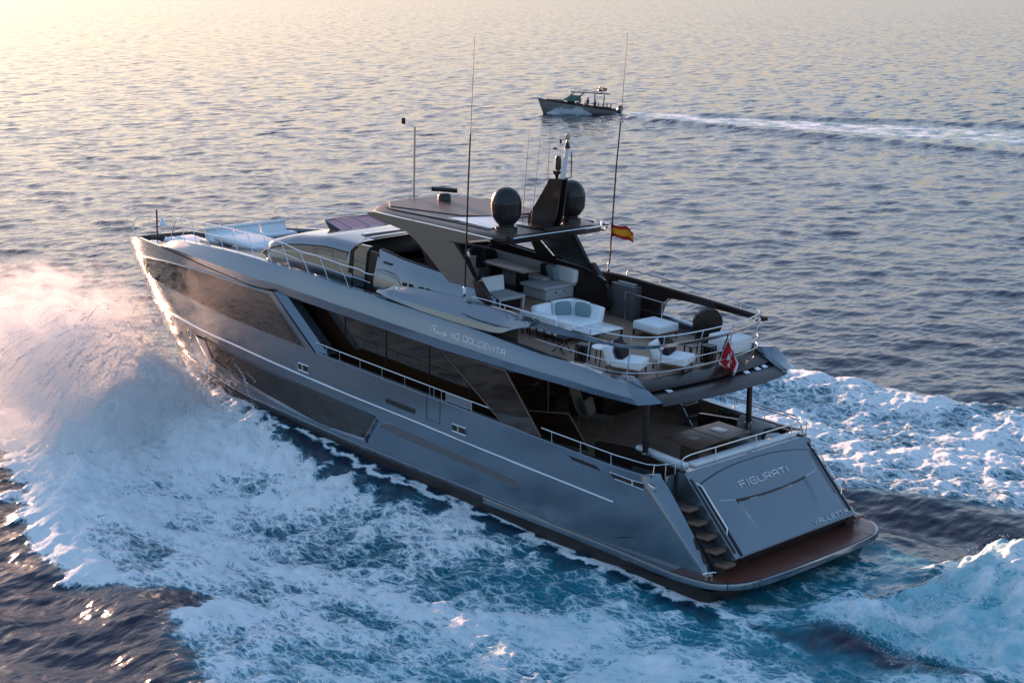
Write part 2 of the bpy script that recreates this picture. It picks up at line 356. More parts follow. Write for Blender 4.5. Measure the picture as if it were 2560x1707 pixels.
def fan(lo, hi, dense, n_out):
    a = np.linspace(-dense, dense, hi); e = np.linspace(0, 1, n_out+1)[1:]**1.3*(lo-dense)
    return np.concatenate([-(dense+e[::-1]), a, dense+e])
azs = YAW+np.radians(-fan(40, 900, 19.5, 90))
els = np.concatenate([np.array([0.03, 0.07, 0.12, 0.18]), np.linspace(0.25, 26.5, 900), np.linspace(26.8, 44, 50)])
rad = CAM[2]/np.tan(np.radians(els))
RR, AA = np.meshgrid(rad, azs, indexing='ij')
gx = CAM[0]+RR*np.cos(AA); gy = CAM[1]+RR*np.sin(AA)
hh, ddx, ddy, FF, AE = sea_fields(gx.ravel(), gy.ravel())
fade = np.exp(-(RR.ravel()/2500)**2)
co = np.stack([gx.ravel()-0.75*ddx*fade, gy.ravel()-0.75*ddy*fade, hh*fade], -1)
nr, na = RR.shape
idx = np.arange(nr*na).reshape(nr, na)
quads = np.stack([idx[:-1, :-1], idx[:-1, 1:], idx[1:, 1:], idx[1:, :-1]], -1).reshape(-1, 4)
def np_mesh(name, co, faces, m):
    me = bpy.data.meshes.new(name); k = faces.shape[1]
    me.vertices.add(len(co)); me.vertices.foreach_set('co', np.ascontiguousarray(co, np.float32).ravel())
    me.loops.add(faces.size); me.loops.foreach_set('vertex_index', np.ascontiguousarray(faces, np.int32).ravel())
    me.polygons.add(len(faces)); me.polygons.foreach_set('loop_start', np.arange(0, faces.size, k, dtype=np.int32))
    me.update(calc_edges=True); me.validate(); me.materials.append(m)
    o = bpy.data.objects.new(name, me); COL.objects.link(o); return o

# water and foam in one surface material: cover and aeration are stored per vertex
wm = bpy.data.materials.new('sea_water'); wm.use_nodes = True; nt = wm.node_tree; nt.nodes.clear()
def N(t, **k):
    n = nt.nodes.new(t)
    for a, v in k.items(): setattr(n, a, v)
    return n
def math_n(op, a, b=None, c=None, clamp=False):
    n = N('ShaderNodeMath', operation=op); n.use_clamp = clamp
    for i, v in enumerate((a, b, c)):
        if v is None: continue
        if isinstance(v, (int, float)): n.inputs[i].default_value = v
        else: nt.links.new(v, n.inputs[i])
    return n.outputs[0]
def noise_n(vec, scale, detail=5, rough=0.55, dist=0.0):
    n = N('ShaderNodeTexNoise'); n.inputs['Scale'].default_value = scale; n.inputs['Detail'].default_value = detail
    n.inputs['Roughness'].default_value = rough; n.inputs['Distortion'].default_value = dist; nt.links.new(vec, n.inputs['Vector']); return n.outputs[0]
out = N('ShaderNodeOutputMaterial'); tc = N('ShaderNodeTexCoord'); pos = tc.outputs['Object']
fa = N('ShaderNodeAttribute', attribute_name='foam').outputs['Fac']; aa = N('ShaderNodeAttribute', attribute_name='air').outputs['Fac']
mp = N('ShaderNodeMapping'); mp.inputs['Rotation'].default_value = (0, 0, -WDIR); mp.inputs['Scale'].default_value = (1.0, 0.45, 1.0); nt.links.new(pos, mp.inputs[0])
n_a = noise_n(mp.outputs[0], 0.55, 3, 0.5); n_b = noise_n(mp.outputs[0], 2.2, 5, 0.55)
hb = math_n('ADD', math_n('MULTIPLY', n_a, 0.55), math_n('MULTIPLY', n_b, 0.16))
bw = N('ShaderNodeBump'); bw.inputs['Strength'].default_value = 0.48; bw.inputs['Distance'].default_value = 0.7; nt.links.new(hb, bw.inputs['Height'])
wcol = N('ShaderNodeMix', data_type='RGBA'); wcol.inputs[6].default_value = (0.008, 0.014, 0.036, 1); wcol.inputs[7].default_value = (0.010, 0.23, 0.31, 1)
nt.links.new(aa, wcol.inputs[0])
water = N('ShaderNodeBsdfPrincipled'); water.inputs['Roughness'].default_value = 0.10; water.inputs['IOR'].default_value = 1.333
# beyond the reach of the modelled ripples their slopes go straight into the normal
ra = N('ShaderNodeAttribute', attribute_name='ripple').outputs['Fac']
rn = N('ShaderNodeTexNoise'); rn.inputs['Scale'].default_value = 0.60; rn.inputs['Detail'].default_value = 4; rn.inputs['Roughness'].default_value = 0.6; nt.links.new(mp.outputs[0], rn.inputs['Vector'])
rc = N('ShaderNodeVectorMath', operation='SUBTRACT'); nt.links.new(rn.outputs['Color'], rc.inputs[0]); rc.inputs[1].default_value = (.5, .5, .5)
rx = N('ShaderNodeVectorMath', operation='MULTIPLY'); nt.links.new(rc.outputs[0], rx.inputs[0]); rx.inputs[1].default_value = (1.15, 1.15, 0)
rsn = N('ShaderNodeVectorMath', operation='SCALE'); nt.links.new(rx.outputs[0], rsn.inputs[0]); nt.links.new(ra, rsn.inputs['Scale'])
rad_ = N('ShaderNodeVectorMath', operation='ADD'); nt.links.new(bw.outputs[0], rad_.inputs[0]); nt.links.new(rsn.outputs[0], rad_.inputs[1])
rno = N('ShaderNodeVectorMath', operation='NORMALIZE'); nt.links.new(rad_.outputs[0], rno.inputs[0])
nt.links.new(wcol.outputs[2], water.inputs['Base Color']); nt.links.new(rno.outputs[0], water.inputs['Normal'])
# foam pattern: clots, lace and grain, threshold set by the cover
ms = N('ShaderNodeMapping'); ms.inputs['Scale'].default_value = (0.62, 1.15, 1.0); nt.links.new(pos, ms.inputs[0])
wv = N('ShaderNodeTexNoise'); wv.inputs['Scale'].default_value = 0.9; wv.inputs['Detail'].default_value = 3; nt.links.new(ms.outputs[0], wv.inputs['Vector'])
mxv = N('ShaderNodeMix', data_type='VECTOR'); mxv.inputs[0].default_value = 0.35; nt.links.new(ms.outputs[0], mxv.inputs[4])
va = N('ShaderNodeVectorMath', operation='ADD'); nt.links.new(ms.outputs[0], va.inputs[0])
vs = N('ShaderNodeVectorMath', operation='SCALE'); vs.inputs['Scale'].default_value = 0.9; nt.links.new(wv.outputs['Color'], vs.inputs[0]); nt.links.new(vs.outputs[0], va.inputs[1])
f1 = noise_n(va.outputs[0], 1.5, 8, 0.66, 0.3)
mst = N('ShaderNodeMapping'); mst.inputs['Scale'].default_value = (0.32, 1.9, 1.0); mst.inputs['Rotation'].default_value = (0, 0, 0.30); nt.links.new(va.outputs[0], mst.inputs[0])
f2 = noise_n(mst.outputs[0], 2.4, 7, 0.62)
vor = N('ShaderNodeTexVoronoi', feature='DISTANCE_TO_EDGE'); vor.inputs['Scale'].default_value = 2.8; nt.links.new(va.outputs[0], vor.inputs['Vector'])
lace = math_n('SUBTRACT', 1.0, math_n('MULTIPLY', vor.outputs['Distance'], 4.2, clamp=True))
vor2 = N('ShaderNodeTexVoronoi', feature='DISTANCE_TO_EDGE'); vor2.inputs['Scale'].default_value = 7.5; nt.links.new(va.outputs[0], vor2.inputs['Vector'])
lace2 = math_n('SUBTRACT', 1.0, math_n('MULTIPLY', vor2.outputs['Distance'], 5.0, clamp=True))
pat = math_n('ADD', math_n('ADD', math_n('MULTIPLY', f1, 0.42), math_n('MULTIPLY', f2, 0.30)), math_n('ADD', math_n('MULTIPLY', lace, 0.15), math_n('MULTIPLY', lace2, 0.13)))
thr = math_n('SUBTRACT', 0.86, math_n('MULTIPLY', fa, 0.74))
mask = math_n('DIVIDE', math_n('SUBTRACT', pat, thr), 0.24, clamp=True)
mask = math_n('MULTIPLY', mask, math_n('MULTIPLY', fa, 6.0, clamp=True))
fb = noise_n(va.outputs[0], 7.0, 8, 0.7); fb2 = noise_n(pos, 2.2, 6, 0.6)
bf = N('ShaderNodeBump'); bf.inputs['Strength'].default_value = 0.8; bf.inputs['Distance'].default_value = 0.15
nt.links.new(math_n('ADD', math_n('MULTIPLY', fb, 0.45), math_n('ADD', math_n('MULTIPLY', fb2, 0.8), math_n('MULTIPLY', mask, 0.18))), bf.inputs['Height'])
fcol = N('ShaderNodeMix', data_type='RGBA'); fcol.inputs[6].default_value = (0.22, 0.55, 0.70, 1); fcol.inputs[7].default_value = (0.86, 0.91, 0.94, 1)
nt.links.new(math_n('POWER', mask, .9), fcol.inputs[0])
foam = N('ShaderNodeBsdfPrincipled'); foam.inputs['Roughness'].default_value = 0.75; foam.inputs['Specular IOR Level'].default_value = 0.25
tq = math_n('MULTIPLY', math_n('DIVIDE', math_n('SUBTRACT', aa, .55), .4, clamp=True), math_n('DIVIDE', math_n('SUBTRACT', noise_n(pos, .75, 5, .6), .36), .20, clamp=True))
ftl = N('ShaderNodeMix', data_type='RGBA'); ftl.inputs[7].default_value = (0.09, 0.48, 0.58, 1); nt.links.new(math_n('MULTIPLY', tq, .72), ftl.inputs[0]); nt.links.new(fcol.outputs[2], ftl.inputs[6])
nt.links.new(ftl.outputs[2], foam.inputs['Base Color']); nt.links.new(bf.outputs[0], foam.inputs['Normal'])
mix = N('ShaderNodeMixShader'); nt.links.new(mask, mix.inputs[0]); nt.links.new(water.outputs[0], mix.inputs[1]); nt.links.new(foam.outputs[0], mix.inputs[2])
nt.links.new(mix.outputs[0], out.inputs['Surface'])

# the thick curl of white water thrown off the port bow
us = np.linspace(0, 1, 150); vs_ = np.linspace(0, 1, 130); U_, V_ = np.meshgrid(us, vs_, indexing='ij')
Xc = 31.3-9.6*U_; env = np.sin(np.pi*np.clip(U_, 0, 1)**.85)**.9; y0 = hullYv(Xc)-.25
reach = (4.6+4.2*U_**.8)*np.sqrt(env)+.3
Yc = y0+reach*V_; Xc = Xc-1.6*V_*env
zb_ = contactv(Xc)*(1-V_)*.75; arcz = (0.5+1.75*np.exp(-((U_-.68)/.33)**2))*env*np.sin(np.pi*np.clip(V_, 0, 1)**.75)**.85
cn = sample(TFn, Xc*1.0, Yc*1.4, 0.2, (0,))[0]; bn = sample(TBn, Xc*1.6+9, Yc*1.6, 0.5, (0,))[0]
Zc = zb_+arcz+(.10*cn+.17*bn)*env*sst(0, .12, V_)-.25*V_-0.35*(1-env)
Yc = Yc+.12*bn*env+.06*cn
ci = np.arange(U_.size).reshape(U_.shape); cq = np.stack([ci[:-1, :-1], ci[:-1, 1:], ci[1:, 1:], ci[1:, :-1]], -1).reshape(-1, 4)
curl = np_mesh('bow_wave', np.stack([Xc, Yc, Zc], -1).reshape(-1, 3), cq, wm); curl['kind'] = 'stuff'; curl.data.shade_smooth()
for nm, val in (('foam', np.clip(1.05-.25*sst(.0, .10, .10-V_)+.0*V_, 0, 1).ravel()), ('air', np.full(U_.size, .45))):
    at_ = curl.data.attributes.new(nm, 'FLOAT', 'POINT'); at_.data.foreach_set('value', np.ascontiguousarray(val, np.float32))
sea = np_mesh('sea', co, quads, wm); sea['kind'] = 'structure'
sea.data.shade_smooth()
for nm, arr in (('foam', FF), ('air', AE), ('ripple', sst(55, 230, RR.ravel()))):
    at_ = sea.data.attributes.new(nm, 'FLOAT', 'POINT'); at_.data.foreach_set('value', np.ascontiguousarray(arr, np.float32))
# ------------------------------------------------------------------ the yacht
yacht = bpy.data.objects.new('motor_yacht', None); COL.objects.link(yacht); yacht.location = (0, 0, SEA)
tag(yacht, 'large metallic grey three-deck motor yacht speeding through white foam', 'yacht')
SZ = [-2, -1.2, -.65, 0, 1, 2.19, 2.77, 3.28, 3.8, 4.32, 4.88, 5.4, 6.5]
SX = [26.5, 27.6, 28.3, 29.1, 30.2, 31.35, 31.87, 32.26, 32.65, 33.04, 33.4, 33.6, 33.8]
def stem(Z): return float(np.interp(Z, SZ, SX))
def Bh(X, Z):
    xs = stem(Z); n = np.interp(Z, [0, 1, 3, 4.5, 6], [1.9, 2.0, 2.2, 2.4, 2.5])
    x = min(1, max(0, (X-17.5)/(xs-17.5)))
    return 3.6*(1-x**n)-0.012*max(0, 4-X)
SHEER = tab([(2.9, 2.62), (3.0, 2.61), (3.3, 2.53), (4.6, 2.58), (6.85, 2.77), (8.5, 2.93), (11.3, 3.17), (13.2, 3.35), (15.3, 3.55), (17.33, 3.75), (18.26, 3.83), (19.92, 3.97), (21.74, 4.11), (23.46, 4.23), (25.45, 4.38), (28.0, 4.45), (30.06, 4.49), (33.4, 4.75)])
WINTOP = tab([(19.78, 5.36), (21.6, 5.47), (23.3, 5.55), (24.8, 5.54), (27.0, 5.47), (29.2, 5.30), (29.9, 5.20), (30.8, 5.08), (33.5, 4.95)])
SEAM = tab([(19.39, 5.46), (20.7, 5.47), (22.24, 5.62), (23.6, 5.74), (25.1, 5.85), (26.9, 5.93), (27.6, 5.94), (29.2, 5.89), (31.0, 5.81), (32.4, 5.62), (33.6, 5.42)])
RUB = tab([(4.5, 1.585), (6.92, 1.81), (9.75, 2.07), (12.37, 2.34), (15.56, 2.63), (18.1, 2.91), (20.4, 3.13), (21.9, 3.25), (23.7, 3.34), (25.9, 3.41), (28.3, 3.40), (30.6, 3.35)])
CHINE = tab([(0, -.1), (2.2, 0.02), (3.9, .16), (5.8, .32), (7.7, .52), (9.8, .7), (15.6, 1.14), (17.35, 1.31), (19, 1.47), (21.2, 1.57), (22.2, 1.63), (26, 1.9), (34, 2.4)])
BTOP = tab([(4.38, 4.94), (5.9, 5.1), (7.4, 5.2), (9.2, 5.42), (10.4, 5.6), (12.2, 5.74), (14, 5.87), (15.2, 6.0), (16.4, 6.07), (17.5, 6.2), (18.7, 6.27), (19.8, 6.34), (20.9, 6.4), (21.9, 6.44), (23, 6.45), (24.1, 6.43), (25.3, 6.38), (26.5, 6.32), (27.8, 6.12), (28.3, 5.98)])
BBOT = tab([(3.3, 4.38), (3.81, 4.40), (5.5, 4.43), (6.5, 4.49), (8.8, 4.58), (11.4, 4.73), (14, 4.97), (16, 5.14), (18.1, 5.31), (19.4, 5.45), (20.7, 5.47), (22.24, 5.62), (23.6, 5.74), (25.1, 5.85), (26.9, 5.93), (28.3, 5.94)])
def zm(X): return 1.9+.075*(X-3.5)            # main deck
def zf(X): return 4.78+.075*(X-4.75)          # upper open deck
def xaft(Z): return 0.98+1.117*max(0.40, Z) if Z < 2.3 else 3.55
S2 = (1, -1)
# hull: keel, bottom, side up to the bulwark line, turned-in quarters at the stern
def hull_rows(s):
    cols = []
    for u in list(np.linspace(0, 0.55, 34)) + list(0.55+0.45*np.linspace(0, 1, 44)[1:]**0.85):
        col = []
        for t in np.linspace(0, 1, 30):
            X = 15.0; Z = 1.0
            for _ in range(14):
                zb = min(CHINE(X)-0.85, 0.75) if X > 4 else CHINE(X)-0.62
                Z = zb+(SHEER(X)-zb)*t; xa = 0.98+1.117*min(max(0.40, Z), 2.42); X = xa+(stem(Z)-xa)*u
            zc = CHINE(X); y = Bh(X, Z); y *= 1-0.05*max(0, (zc-Z))**1.5 if Z < zc else 1
            col.append((X, s*max(y, 0.0), Z))
        X0, Y0, Z0 = col[0]; cols.append([(X0-0.25*u, 0, Z0-0.9*(1-u)), (X0-.1*u, Y0*0.55, Z0-0.5*(1-u))]+col)
    return cols
hb_ = MB()
for s in S2: hb_.grid(hull_rows(s))
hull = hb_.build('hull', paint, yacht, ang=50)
# dark bottom below the spray rail
bb = MB()
for s in S2:
    bb.grid([[(X, s*(Bh(X, z)*(1 if z > CHINE(X)-.01 else 0.995)+0.006), z) for z in np.linspace(CHINE(X)-0.02, CHINE(X)-(0.62 if X < 22 else 0.9), 5)] for X in np.linspace(1.9, 29, 60)])
bb.build('boot_stripe', antifoul, yacht)
# turned-in aft quarter facets and stair walls
XE = tab([(0.2, 1.30), (0.47, 1.42), (1.3, 2.09), (2.22, 2.83), (2.5, 3.12), (2.62, 3.17)])
XE_ = lambda z: float(np.interp(z, [.2, .47, 1.3, 2.22, 2.5, 2.62], [1.28, 1.42, 2.09, 2.83, 3.12, 3.17]))
XF_ = lambda z: float(np.interp(z, [.2, .40, 2.07, 2.42, 2.62], [1.35, 1.427, 3.29, 3.68, 3.75]))
for s in S2:
    q = MB(); R = []
    for z in np.linspace(0.12, 2.60, 22):
        xf, xe = XF_(z), XE_(z); zz = min(z, SHEER(xf)); yo = Bh(xf, z)+0.004
        R.append([(xf+.12, s*yo, zz), (xf, s*yo, zz), (xf*.75+xe*.25-.05, s*(yo-.03), zz), (xf*.4+xe*.6-.04, s*(yo-.14), z), (xe, s*3.27, z), (xe+.06, s*3.22, z), (xe+.4, s*3.22, z), (4.2, s*3.22, z)])
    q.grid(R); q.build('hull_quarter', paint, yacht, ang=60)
# bulwarks: cap and inner face
for s in S2:
    b = MB(); R = []
    for X in np.linspace(3.25, 18.2, 60):
        y = Bh(X, SHEER(X)); z = SHEER(X)
        R.append([(X, s*y, z-0.004), (X, s*(y-.02), z+.022), (X, s*(y-.16), z+.022), (X, s*(y-.18), z-.02), (X, s*(y-.16), zm(X)-.05)])
    b.grid(R); b.build('bulwark', paint, yacht)
# topsides above the bulwark line, forward of the raking pillar
pillx = lambda z: 17.40+(z-3.75)*(19.55-17.40)/(5.45-3.75)
tp = MB()
for s in S2:
    R = []
    for u in np.linspace(0, 1, 50):
        col = []
        for t in np.linspace(0, 1, 14):
            X = 25; Z = 5
            for _ in range(14):
                Z = SHEER(X)+(SEAM(X)-SHEER(X))*t; xa = pillx(Z); X = xa+(stem(Z)-.02-xa)*u
            col.append((X, s*max(Bh(X, Z), 0), Z))
        R.append(col)
    tp.grid(R)
tp.build('topside', paint, yacht, ang=50)
# panels that lie on the hull side
def on_hull(mb, poly, s, off, dx=0.35, dz=0.12, thick=0.0):
    b = bmesh.new(); f = b.faces.new([b.verts.new((p[0], 0, p[1])) for p in poly])
    bmesh.ops.triangulate(b, faces=[f])
    x0, x1 = min(p[0] for p in poly), max(p[0] for p in poly); z0, z1 = min(p[1] for p in poly), max(p[1] for p in poly)
    for x in np.arange(x0+dx/2, x1, dx): bmesh.ops.bisect_plane(b, geom=list(b.verts)+list(b.edges)+list(b.faces), plane_co=(x, 0, 0), plane_no=(1, 0, 0))
    for z in np.arange(z0+dz, z1, max(dz, 0.25)): bmesh.ops.bisect_plane(b, geom=list(b.verts)+list(b.edges)+list(b.faces), plane_co=(0, 0, z), plane_no=(0, 0, 1))
    for v in b.verts: v.co.y = s*(Bh(v.co.x, v.co.z)+off)
    mb.merge(b); return mb
def hp(X, Z, s, off=0.0): return (X, s*(Bh(X, Z)+off), Z)
def rounded(poly, r=0.12, n=4):
    out = []; m = len(poly)
    for i in range(m):
        p, a, c = np.array(poly[i]), np.array(poly[i-1]), np.array(poly[(i+1) % m])
        da, dc = np.linalg.norm(a-p), np.linalg.norm(c-p); ra = min(r, da*.45); rc = min(r, dc*.45)
        p1 = p+(a-p)/da*ra; p2 = p+(c-p)/dc*rc
        for k in range(n+1):
            t = k/n; out.append(tuple((1-t)**2*p1+2*t*(1-t)*p+t*t*p2))
    return out
for s in S2:
    bot = [(X, SHEER(X)+.05) for X in np.linspace(17.7, 29.6, 30)]
    top = [(X, WINTOP(X)) for X in np.linspace(30.6, 19.6, 30)]
    on_hull(MB(), bot+[(30.35, 4.63), (30.75, 4.92)]+top, s, 0.012, dx=0.5, dz=0.3).build('bow_window', glass, yacht)
    w = yacht.children[-1]
    MB().tube([hp(X, WINTOP(X)+.02, s, .02) for X in np.linspace(19.7, 30.7, 40)], 0.028, 6).build('window_trim', chrome if False else paint, w)
    for X in (20.9, 26.9, 24.9): MB().tube([hp(X, SHEER(X)+.05, s, .013), hp(X, WINTOP(X), s, .013)], 0.008, 4).build('mullion', black, w)
    on_hull(MB(), [(30.75, 4.95), (30.3, 4.6), (29.9, 4.53), (29.75, 5.2), (30.0, 5.17)], s, 0.018, dx=.3).build('window_frame', black, w)
    # raking pillar
    mb = MB(); z = np.linspace(3.72, 5.47, 12)
    mb.grid([[(pillx(k)-.05, s*(Bh(20, k)-.03), k), (pillx(k)-.03, s*(Bh(pillx(k), k)+.035), k), (pillx(k)+.30, s*(Bh(pillx(k)+.3, k)+.035), k), (pillx(k)+.33, s*(Bh(pillx(k)+.3, k)+.0), k)] for k in z])
    mb.grid([[(pillx(k)-.05, s*3.57, k), (pillx(k)-.42, s*3.40, k), (pillx(k)-.50, s*3.1, k)] for k in z])
    mb.build('window_pillar', paint, yacht)
    # rub rail
    MB().tube([hp(X, RUB(X), s, .02) for X in np.linspace(4.5, 30.6, 80)], 0.034, 8).build('rub_rail', chrome, yacht)
    # long hull window with a chamfered frame
    wt = [(24.45, 3.02), (23.1, 2.90), (21.0, 2.75), (18.1, 2.47), (15.57, 2.20), (14.45, 2.09)]
    wb = [(15.0, 1.38), (17.1, 1.46), (19.24, 1.77), (21.1, 2.03), (22.49, 2.24), (23.67, 2.36), (24.04, 2.55)]
    poly = wt+wb
    on_hull(MB(), rounded(poly, .12, 3), s, 0.010, dx=0.45).build('hull_window', glass, yacht)
    w = yacht.children[-1]
    fb_ = [(25.39, 3.03), (24.73, 2.42), (23.98, 2.20), (21.82, 1.90), (19.25, 1.63), (17.09, 1.43), (15.05, 1.25), (14.86, 1.31), (14.30, 2.03)]
    inn = [(24.45, 3.0), (24.04, 2.55), (23.67, 2.36), (21.6, 2.10), (19.24, 1.77), (17.1, 1.46), (15.0, 1.38), (14.95, 1.42), (14.45, 2.07)]
    mb = MB()
    mb.grid([[hp(*o, s, .012), hp(o[0]*.6+i[0]*.4, o[1]*.6+i[1]*.4, s, .075), hp(*i, s, .03)] for o, i in zip(catmull([(a, b, 0) for a, b in fb_], 4), catmull([(a, b, 0) for a, b in inn], 4)) for o, i in [((o[0], o[1]), (i[0], i[1]))]])
    mb.build('window_frame', paint, w)
    MB().tube([hp(X, Z+.06, s, .012) for X, Z in wt], 0.03, 6).build('window_ledge', paint_dark, w)
    # round ports, vents, slots; black plates paint the shade inside the openings
    for (px_, pz_) in ((29.48, 2.94), (28.18, 2.98), (25.97, 2.96)):
        c = [(px_+.15*math.cos(a), pz_+.17*math.sin(a)) for a in np.linspace(0, 2*math.pi, 17)[:-1]]
        on_hull(MB(), c, s, .012, dx=.2).build('porthole', glass, yacht); w = yacht.children[-1]
        MB().tube([hp(*k, s, .012) for k in c], .022, 6, closed=True).build('porthole_rim', chrome, w)
    for x0, x1, z0, z1 in ((10.93, 10.33, 2.60, 2.385), (18.26, 17.71, 3.285, 3.06)):
        dz = (z0-z1); k = [(x0, z0), (x1, z0-.045), (x1, z0-.045-dz), (x0, z1)]
        on_hull(MB(), k, s, .008).build('fairlead', black, yacht); w = yacht.children[-1]
        MB().tube([hp(*p, s, .012) for p in k], .022, 6, closed=True).build('fairlead_frame', chrome, w)
        xm = (x0+x1)/2; MB().tube([hp(xm+.06, z0-.02, s, .014), hp(xm+.03, z1-.02, s, .014)], .03, 6).build('roller', chrome, w)
    on_hull(MB(), [(13.95, 2.85), (12.57, 2.73), (12.59, 2.58), (13.95, 2.70)], s, .008).build('vent_slot_shade', black, yacht)
    MB().tube([hp(*p, s, .004) for p in ((12.07, 3.24), (12.06, 2.52), (11.48, 2.48), (11.47, 3.2))], .011, 4).build('boarding_gate_seam', black, yacht)
    # shallow recess in the lower side
    rc = [(14.0, 2.06), (13.6, 2.07), (8.6, 1.46), (8.2, 1.40), (7.9, 1.18), (9.5, 1.34), (13.7, 1.78), (14.2, 1.86)]
    on_hull(MB(), rounded(rc, .1, 3), s, .006, dx=.5).build('hull_recess', pbr('recess_grey_paint', (0.17, 0.172, 0.18), rough=.4, metal=.6) if 'recess_grey_paint' not in MATS else MATS['recess_grey_paint'], yacht)
    w = yacht.children[-1]
    MB().tube([hp(*p, s, .008) for p in [(14.2, 1.86), (14.0, 2.06), (13.6, 2.07), (8.6, 1.46), (8.2, 1.40), (7.9, 1.18)]], .014, 5).build('recess_lip', chrome if False else paint, w)
    # stern slots, their inner shade painted as black plates
    on_hull(MB(), [(6.24, 2.565), (5.19, 2.47), (5.02, 2.36), (6.05, 2.455)], s, .008).build('vent_slot_shade', black, yacht)
    sl = [(4.67, 2.40), (3.86, 2.335), (3.45, 2.335), (3.45, 2.155), (4.49, 2.25)]
    on_hull(MB(), sl, s, .008).build('mooring_port_shade', black, yacht); w = yacht.children[-1]
    MB().tube([hp(*p, s, .012) for p in sl], .014, 5, closed=True).build('port_frame', chrome, w)
    MB().tube([hp(3.86, 2.335, s, .013), hp(3.83, 2.18, s, .013)], .035, 6).build('roller', chrome, w)
    MB().box((3.22, s*3.55, 2.27), (.34, .09, .15), rot=eul(0, -8, s*-12), bev=.04).build('fairlead', chrome, yacht)
    # spray rail / chine strake
    MB().tube([hp(X, CHINE(X), s, .015) for X in np.linspace(5.0, 27, 60)], .03, 6).build('spray_rail', paint, yacht)
    MB().tube([hp(X, CHINE(X)-.14, s, .02) for X in np.linspace(9.5, 26.5, 50)], .022, 6).build('lower_strake', paint_dark, yacht)

# swim platform and stern ledge
pl = []
for X, y in ((9.6, 3.63), (7.5, 3.66), (5.06, 3.70), (3.45, 3.80), (2.23, 3.86), (1.55, 3.86), (1.0, 3.78), (.62, 3.52), (.35, 3.15), (.2, 2.63), (.12, 1.6), (.10, .7)): pl.append((X, y))
outl = catmull([(x, y, 0) for x, y in pl], 3); outl = outl+[(x, -y, 0) for x, y, z in outl[::-1]]
ztop = lambda X: .20+(max(0, X-2.2))*.055
plat = MB()
plat.rings([[(x, y*1.0, ztop(x)-.17) for x, y, z in outl], [(x+.0, y, ztop(x)-.05) for x, y, z in outl], [(x+.01, y*.997, ztop(x)-.012) for x, y, z in outl], [(x+.06, y*.985, ztop(x)) for x, y, z in outl]], cap=True)
plat.build('swim_platform', paint, yacht, ang=30)
plato = yacht.children[-1]
tk = [(x, y) for x, y, z in outl if x < 2.3]
MB().prism([(x*1+.06, y*.982, .206) for x, y in tk], (0, 0, .012)).build('teak_inlay', plat_teak, plato)
sm = MB()
for (xa_, ya_, xb_, yb_) in ((.14, 2.63, .45, 2.60), (.62, 3.52, .85, 3.3), (.14, -2.63, .45, -2.60)):
    sm.tube([(xa_-.002, ya_, -.08), (xa_-.002, ya_, .205), (xb_, yb_, .222)], .010, 4)
sm.tube([(.62, 3.535, .05), (.62, 3.535, .16), (.24, 2.88, .16), (.24, 2.88, .05)], .008, 4, closed=True)
sm.build('platform_seam', black, plato)
def cleat(c, rz, par, k=1.0):
    m = MB(); R = Matrix.Rotation(rz, 4, 'Z')
    f = lambda p: tuple(Vector(c)+(R @ Vector(p))*k)
    m.tube([f((-.2, 0, .13)), f((-.1, 0, .15)), f((.1, 0, .15)), f((.2, 0, .13))], .025*k, 8)
    for a in (-.08, .08): m.tube([f((a, 0, 0)), f((a, 0, .15))], .03*k, 8)
    m.build('mooring_cleat', chrome, par)
cleat((1.25, 3.5, .2), math.radians(70), plato); cleat((1.25, -3.5, .2), math.radians(-70), plato)

# stern: sloping transom with the garage door
TX = lambda z: 2.73-.916*(2.61-z)
tr = MB()
tr.prism([(2.73, 2.80, 2.61), (.92, 2.80, .63), (.98, 2.80, .55), (1.35, 2.80, .21), (3.2, 2.80, .21), (3.0, 2.80, 2.60)], (0, -5.60, 0))
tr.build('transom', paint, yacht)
transo = yacht.children[-1]
def door_pt(a, b):
    """a 0..1 port to starboard, b 0..1 bottom to top"""
    y = 2.50-5.0*a; e = abs(2*a-1)
    zt = 2.27+0.20*(1-e**2.4); zb = .66-.01*(1-e**2)
    z = zb+(zt-zb)*b; d = .045+0.05*(1-e**4)*math.sin(math.pi*min(1, b*1.02))
    yslot = 1.68+.065*(y/1.68)**2
    if abs(y) < 1.62 and z < yslot:
        edge = min(1, (1.62-abs(y)-0.25*(1.70-z))/.10)
        if edge > 0: d -= .055*edge*max(0, 1-(yslot-z)/.72)**.8
    n = Vector((-1, 0, .916)).normalized()
    return Vector((TX(z), y, z))+n*d
G = [[door_pt(a, b) for b in np.concatenate([[0, .015], np.linspace(.05, .58, 20), np.linspace(.59, .68, 22), np.linspace(.7, .985, 12), [1]])] for a in np.concatenate([[0, .01, .02], np.linspace(.05, .16, 6), np.linspace(.165, .21, 10), np.linspace(.22, .78, 24), np.linspace(.79, .835, 10), np.linspace(.84, .95, 6), [.98, .99, 1]])]
dm = MB(); dm.grid(G)
rimo = [G[0][k] for k in range(len(G[0]))]+[G[k][-1] for k in range(len(G))]+[G[-1][k] for k in range(len(G[0])-1, -1, -1)]+[G[k][0] for k in range(len(G)-1, -1, -1)]
nrm = Vector((-1, 0, .916)).normalized()
dm.rings([rimo, [p-nrm*.12 for p in rimo]], cap=False)
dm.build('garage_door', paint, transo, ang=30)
door = transo.children[-1]
gap = [p-nrm*.028+(p-Vector((1.7, 0, 1.5)))*.012 for p in [G[0][k] for k in range(0, len(G[0]), 3)]+[G[0][-1]]+[G[k][-1] for k in range(3, len(G)-1, 3)]+[G[-1][-1]]+[G[-1][k] for k in range(len(G[0])-2, 0, -3)]]
MB().tube(gap, .022, 6).build('door_seal', black, transo)
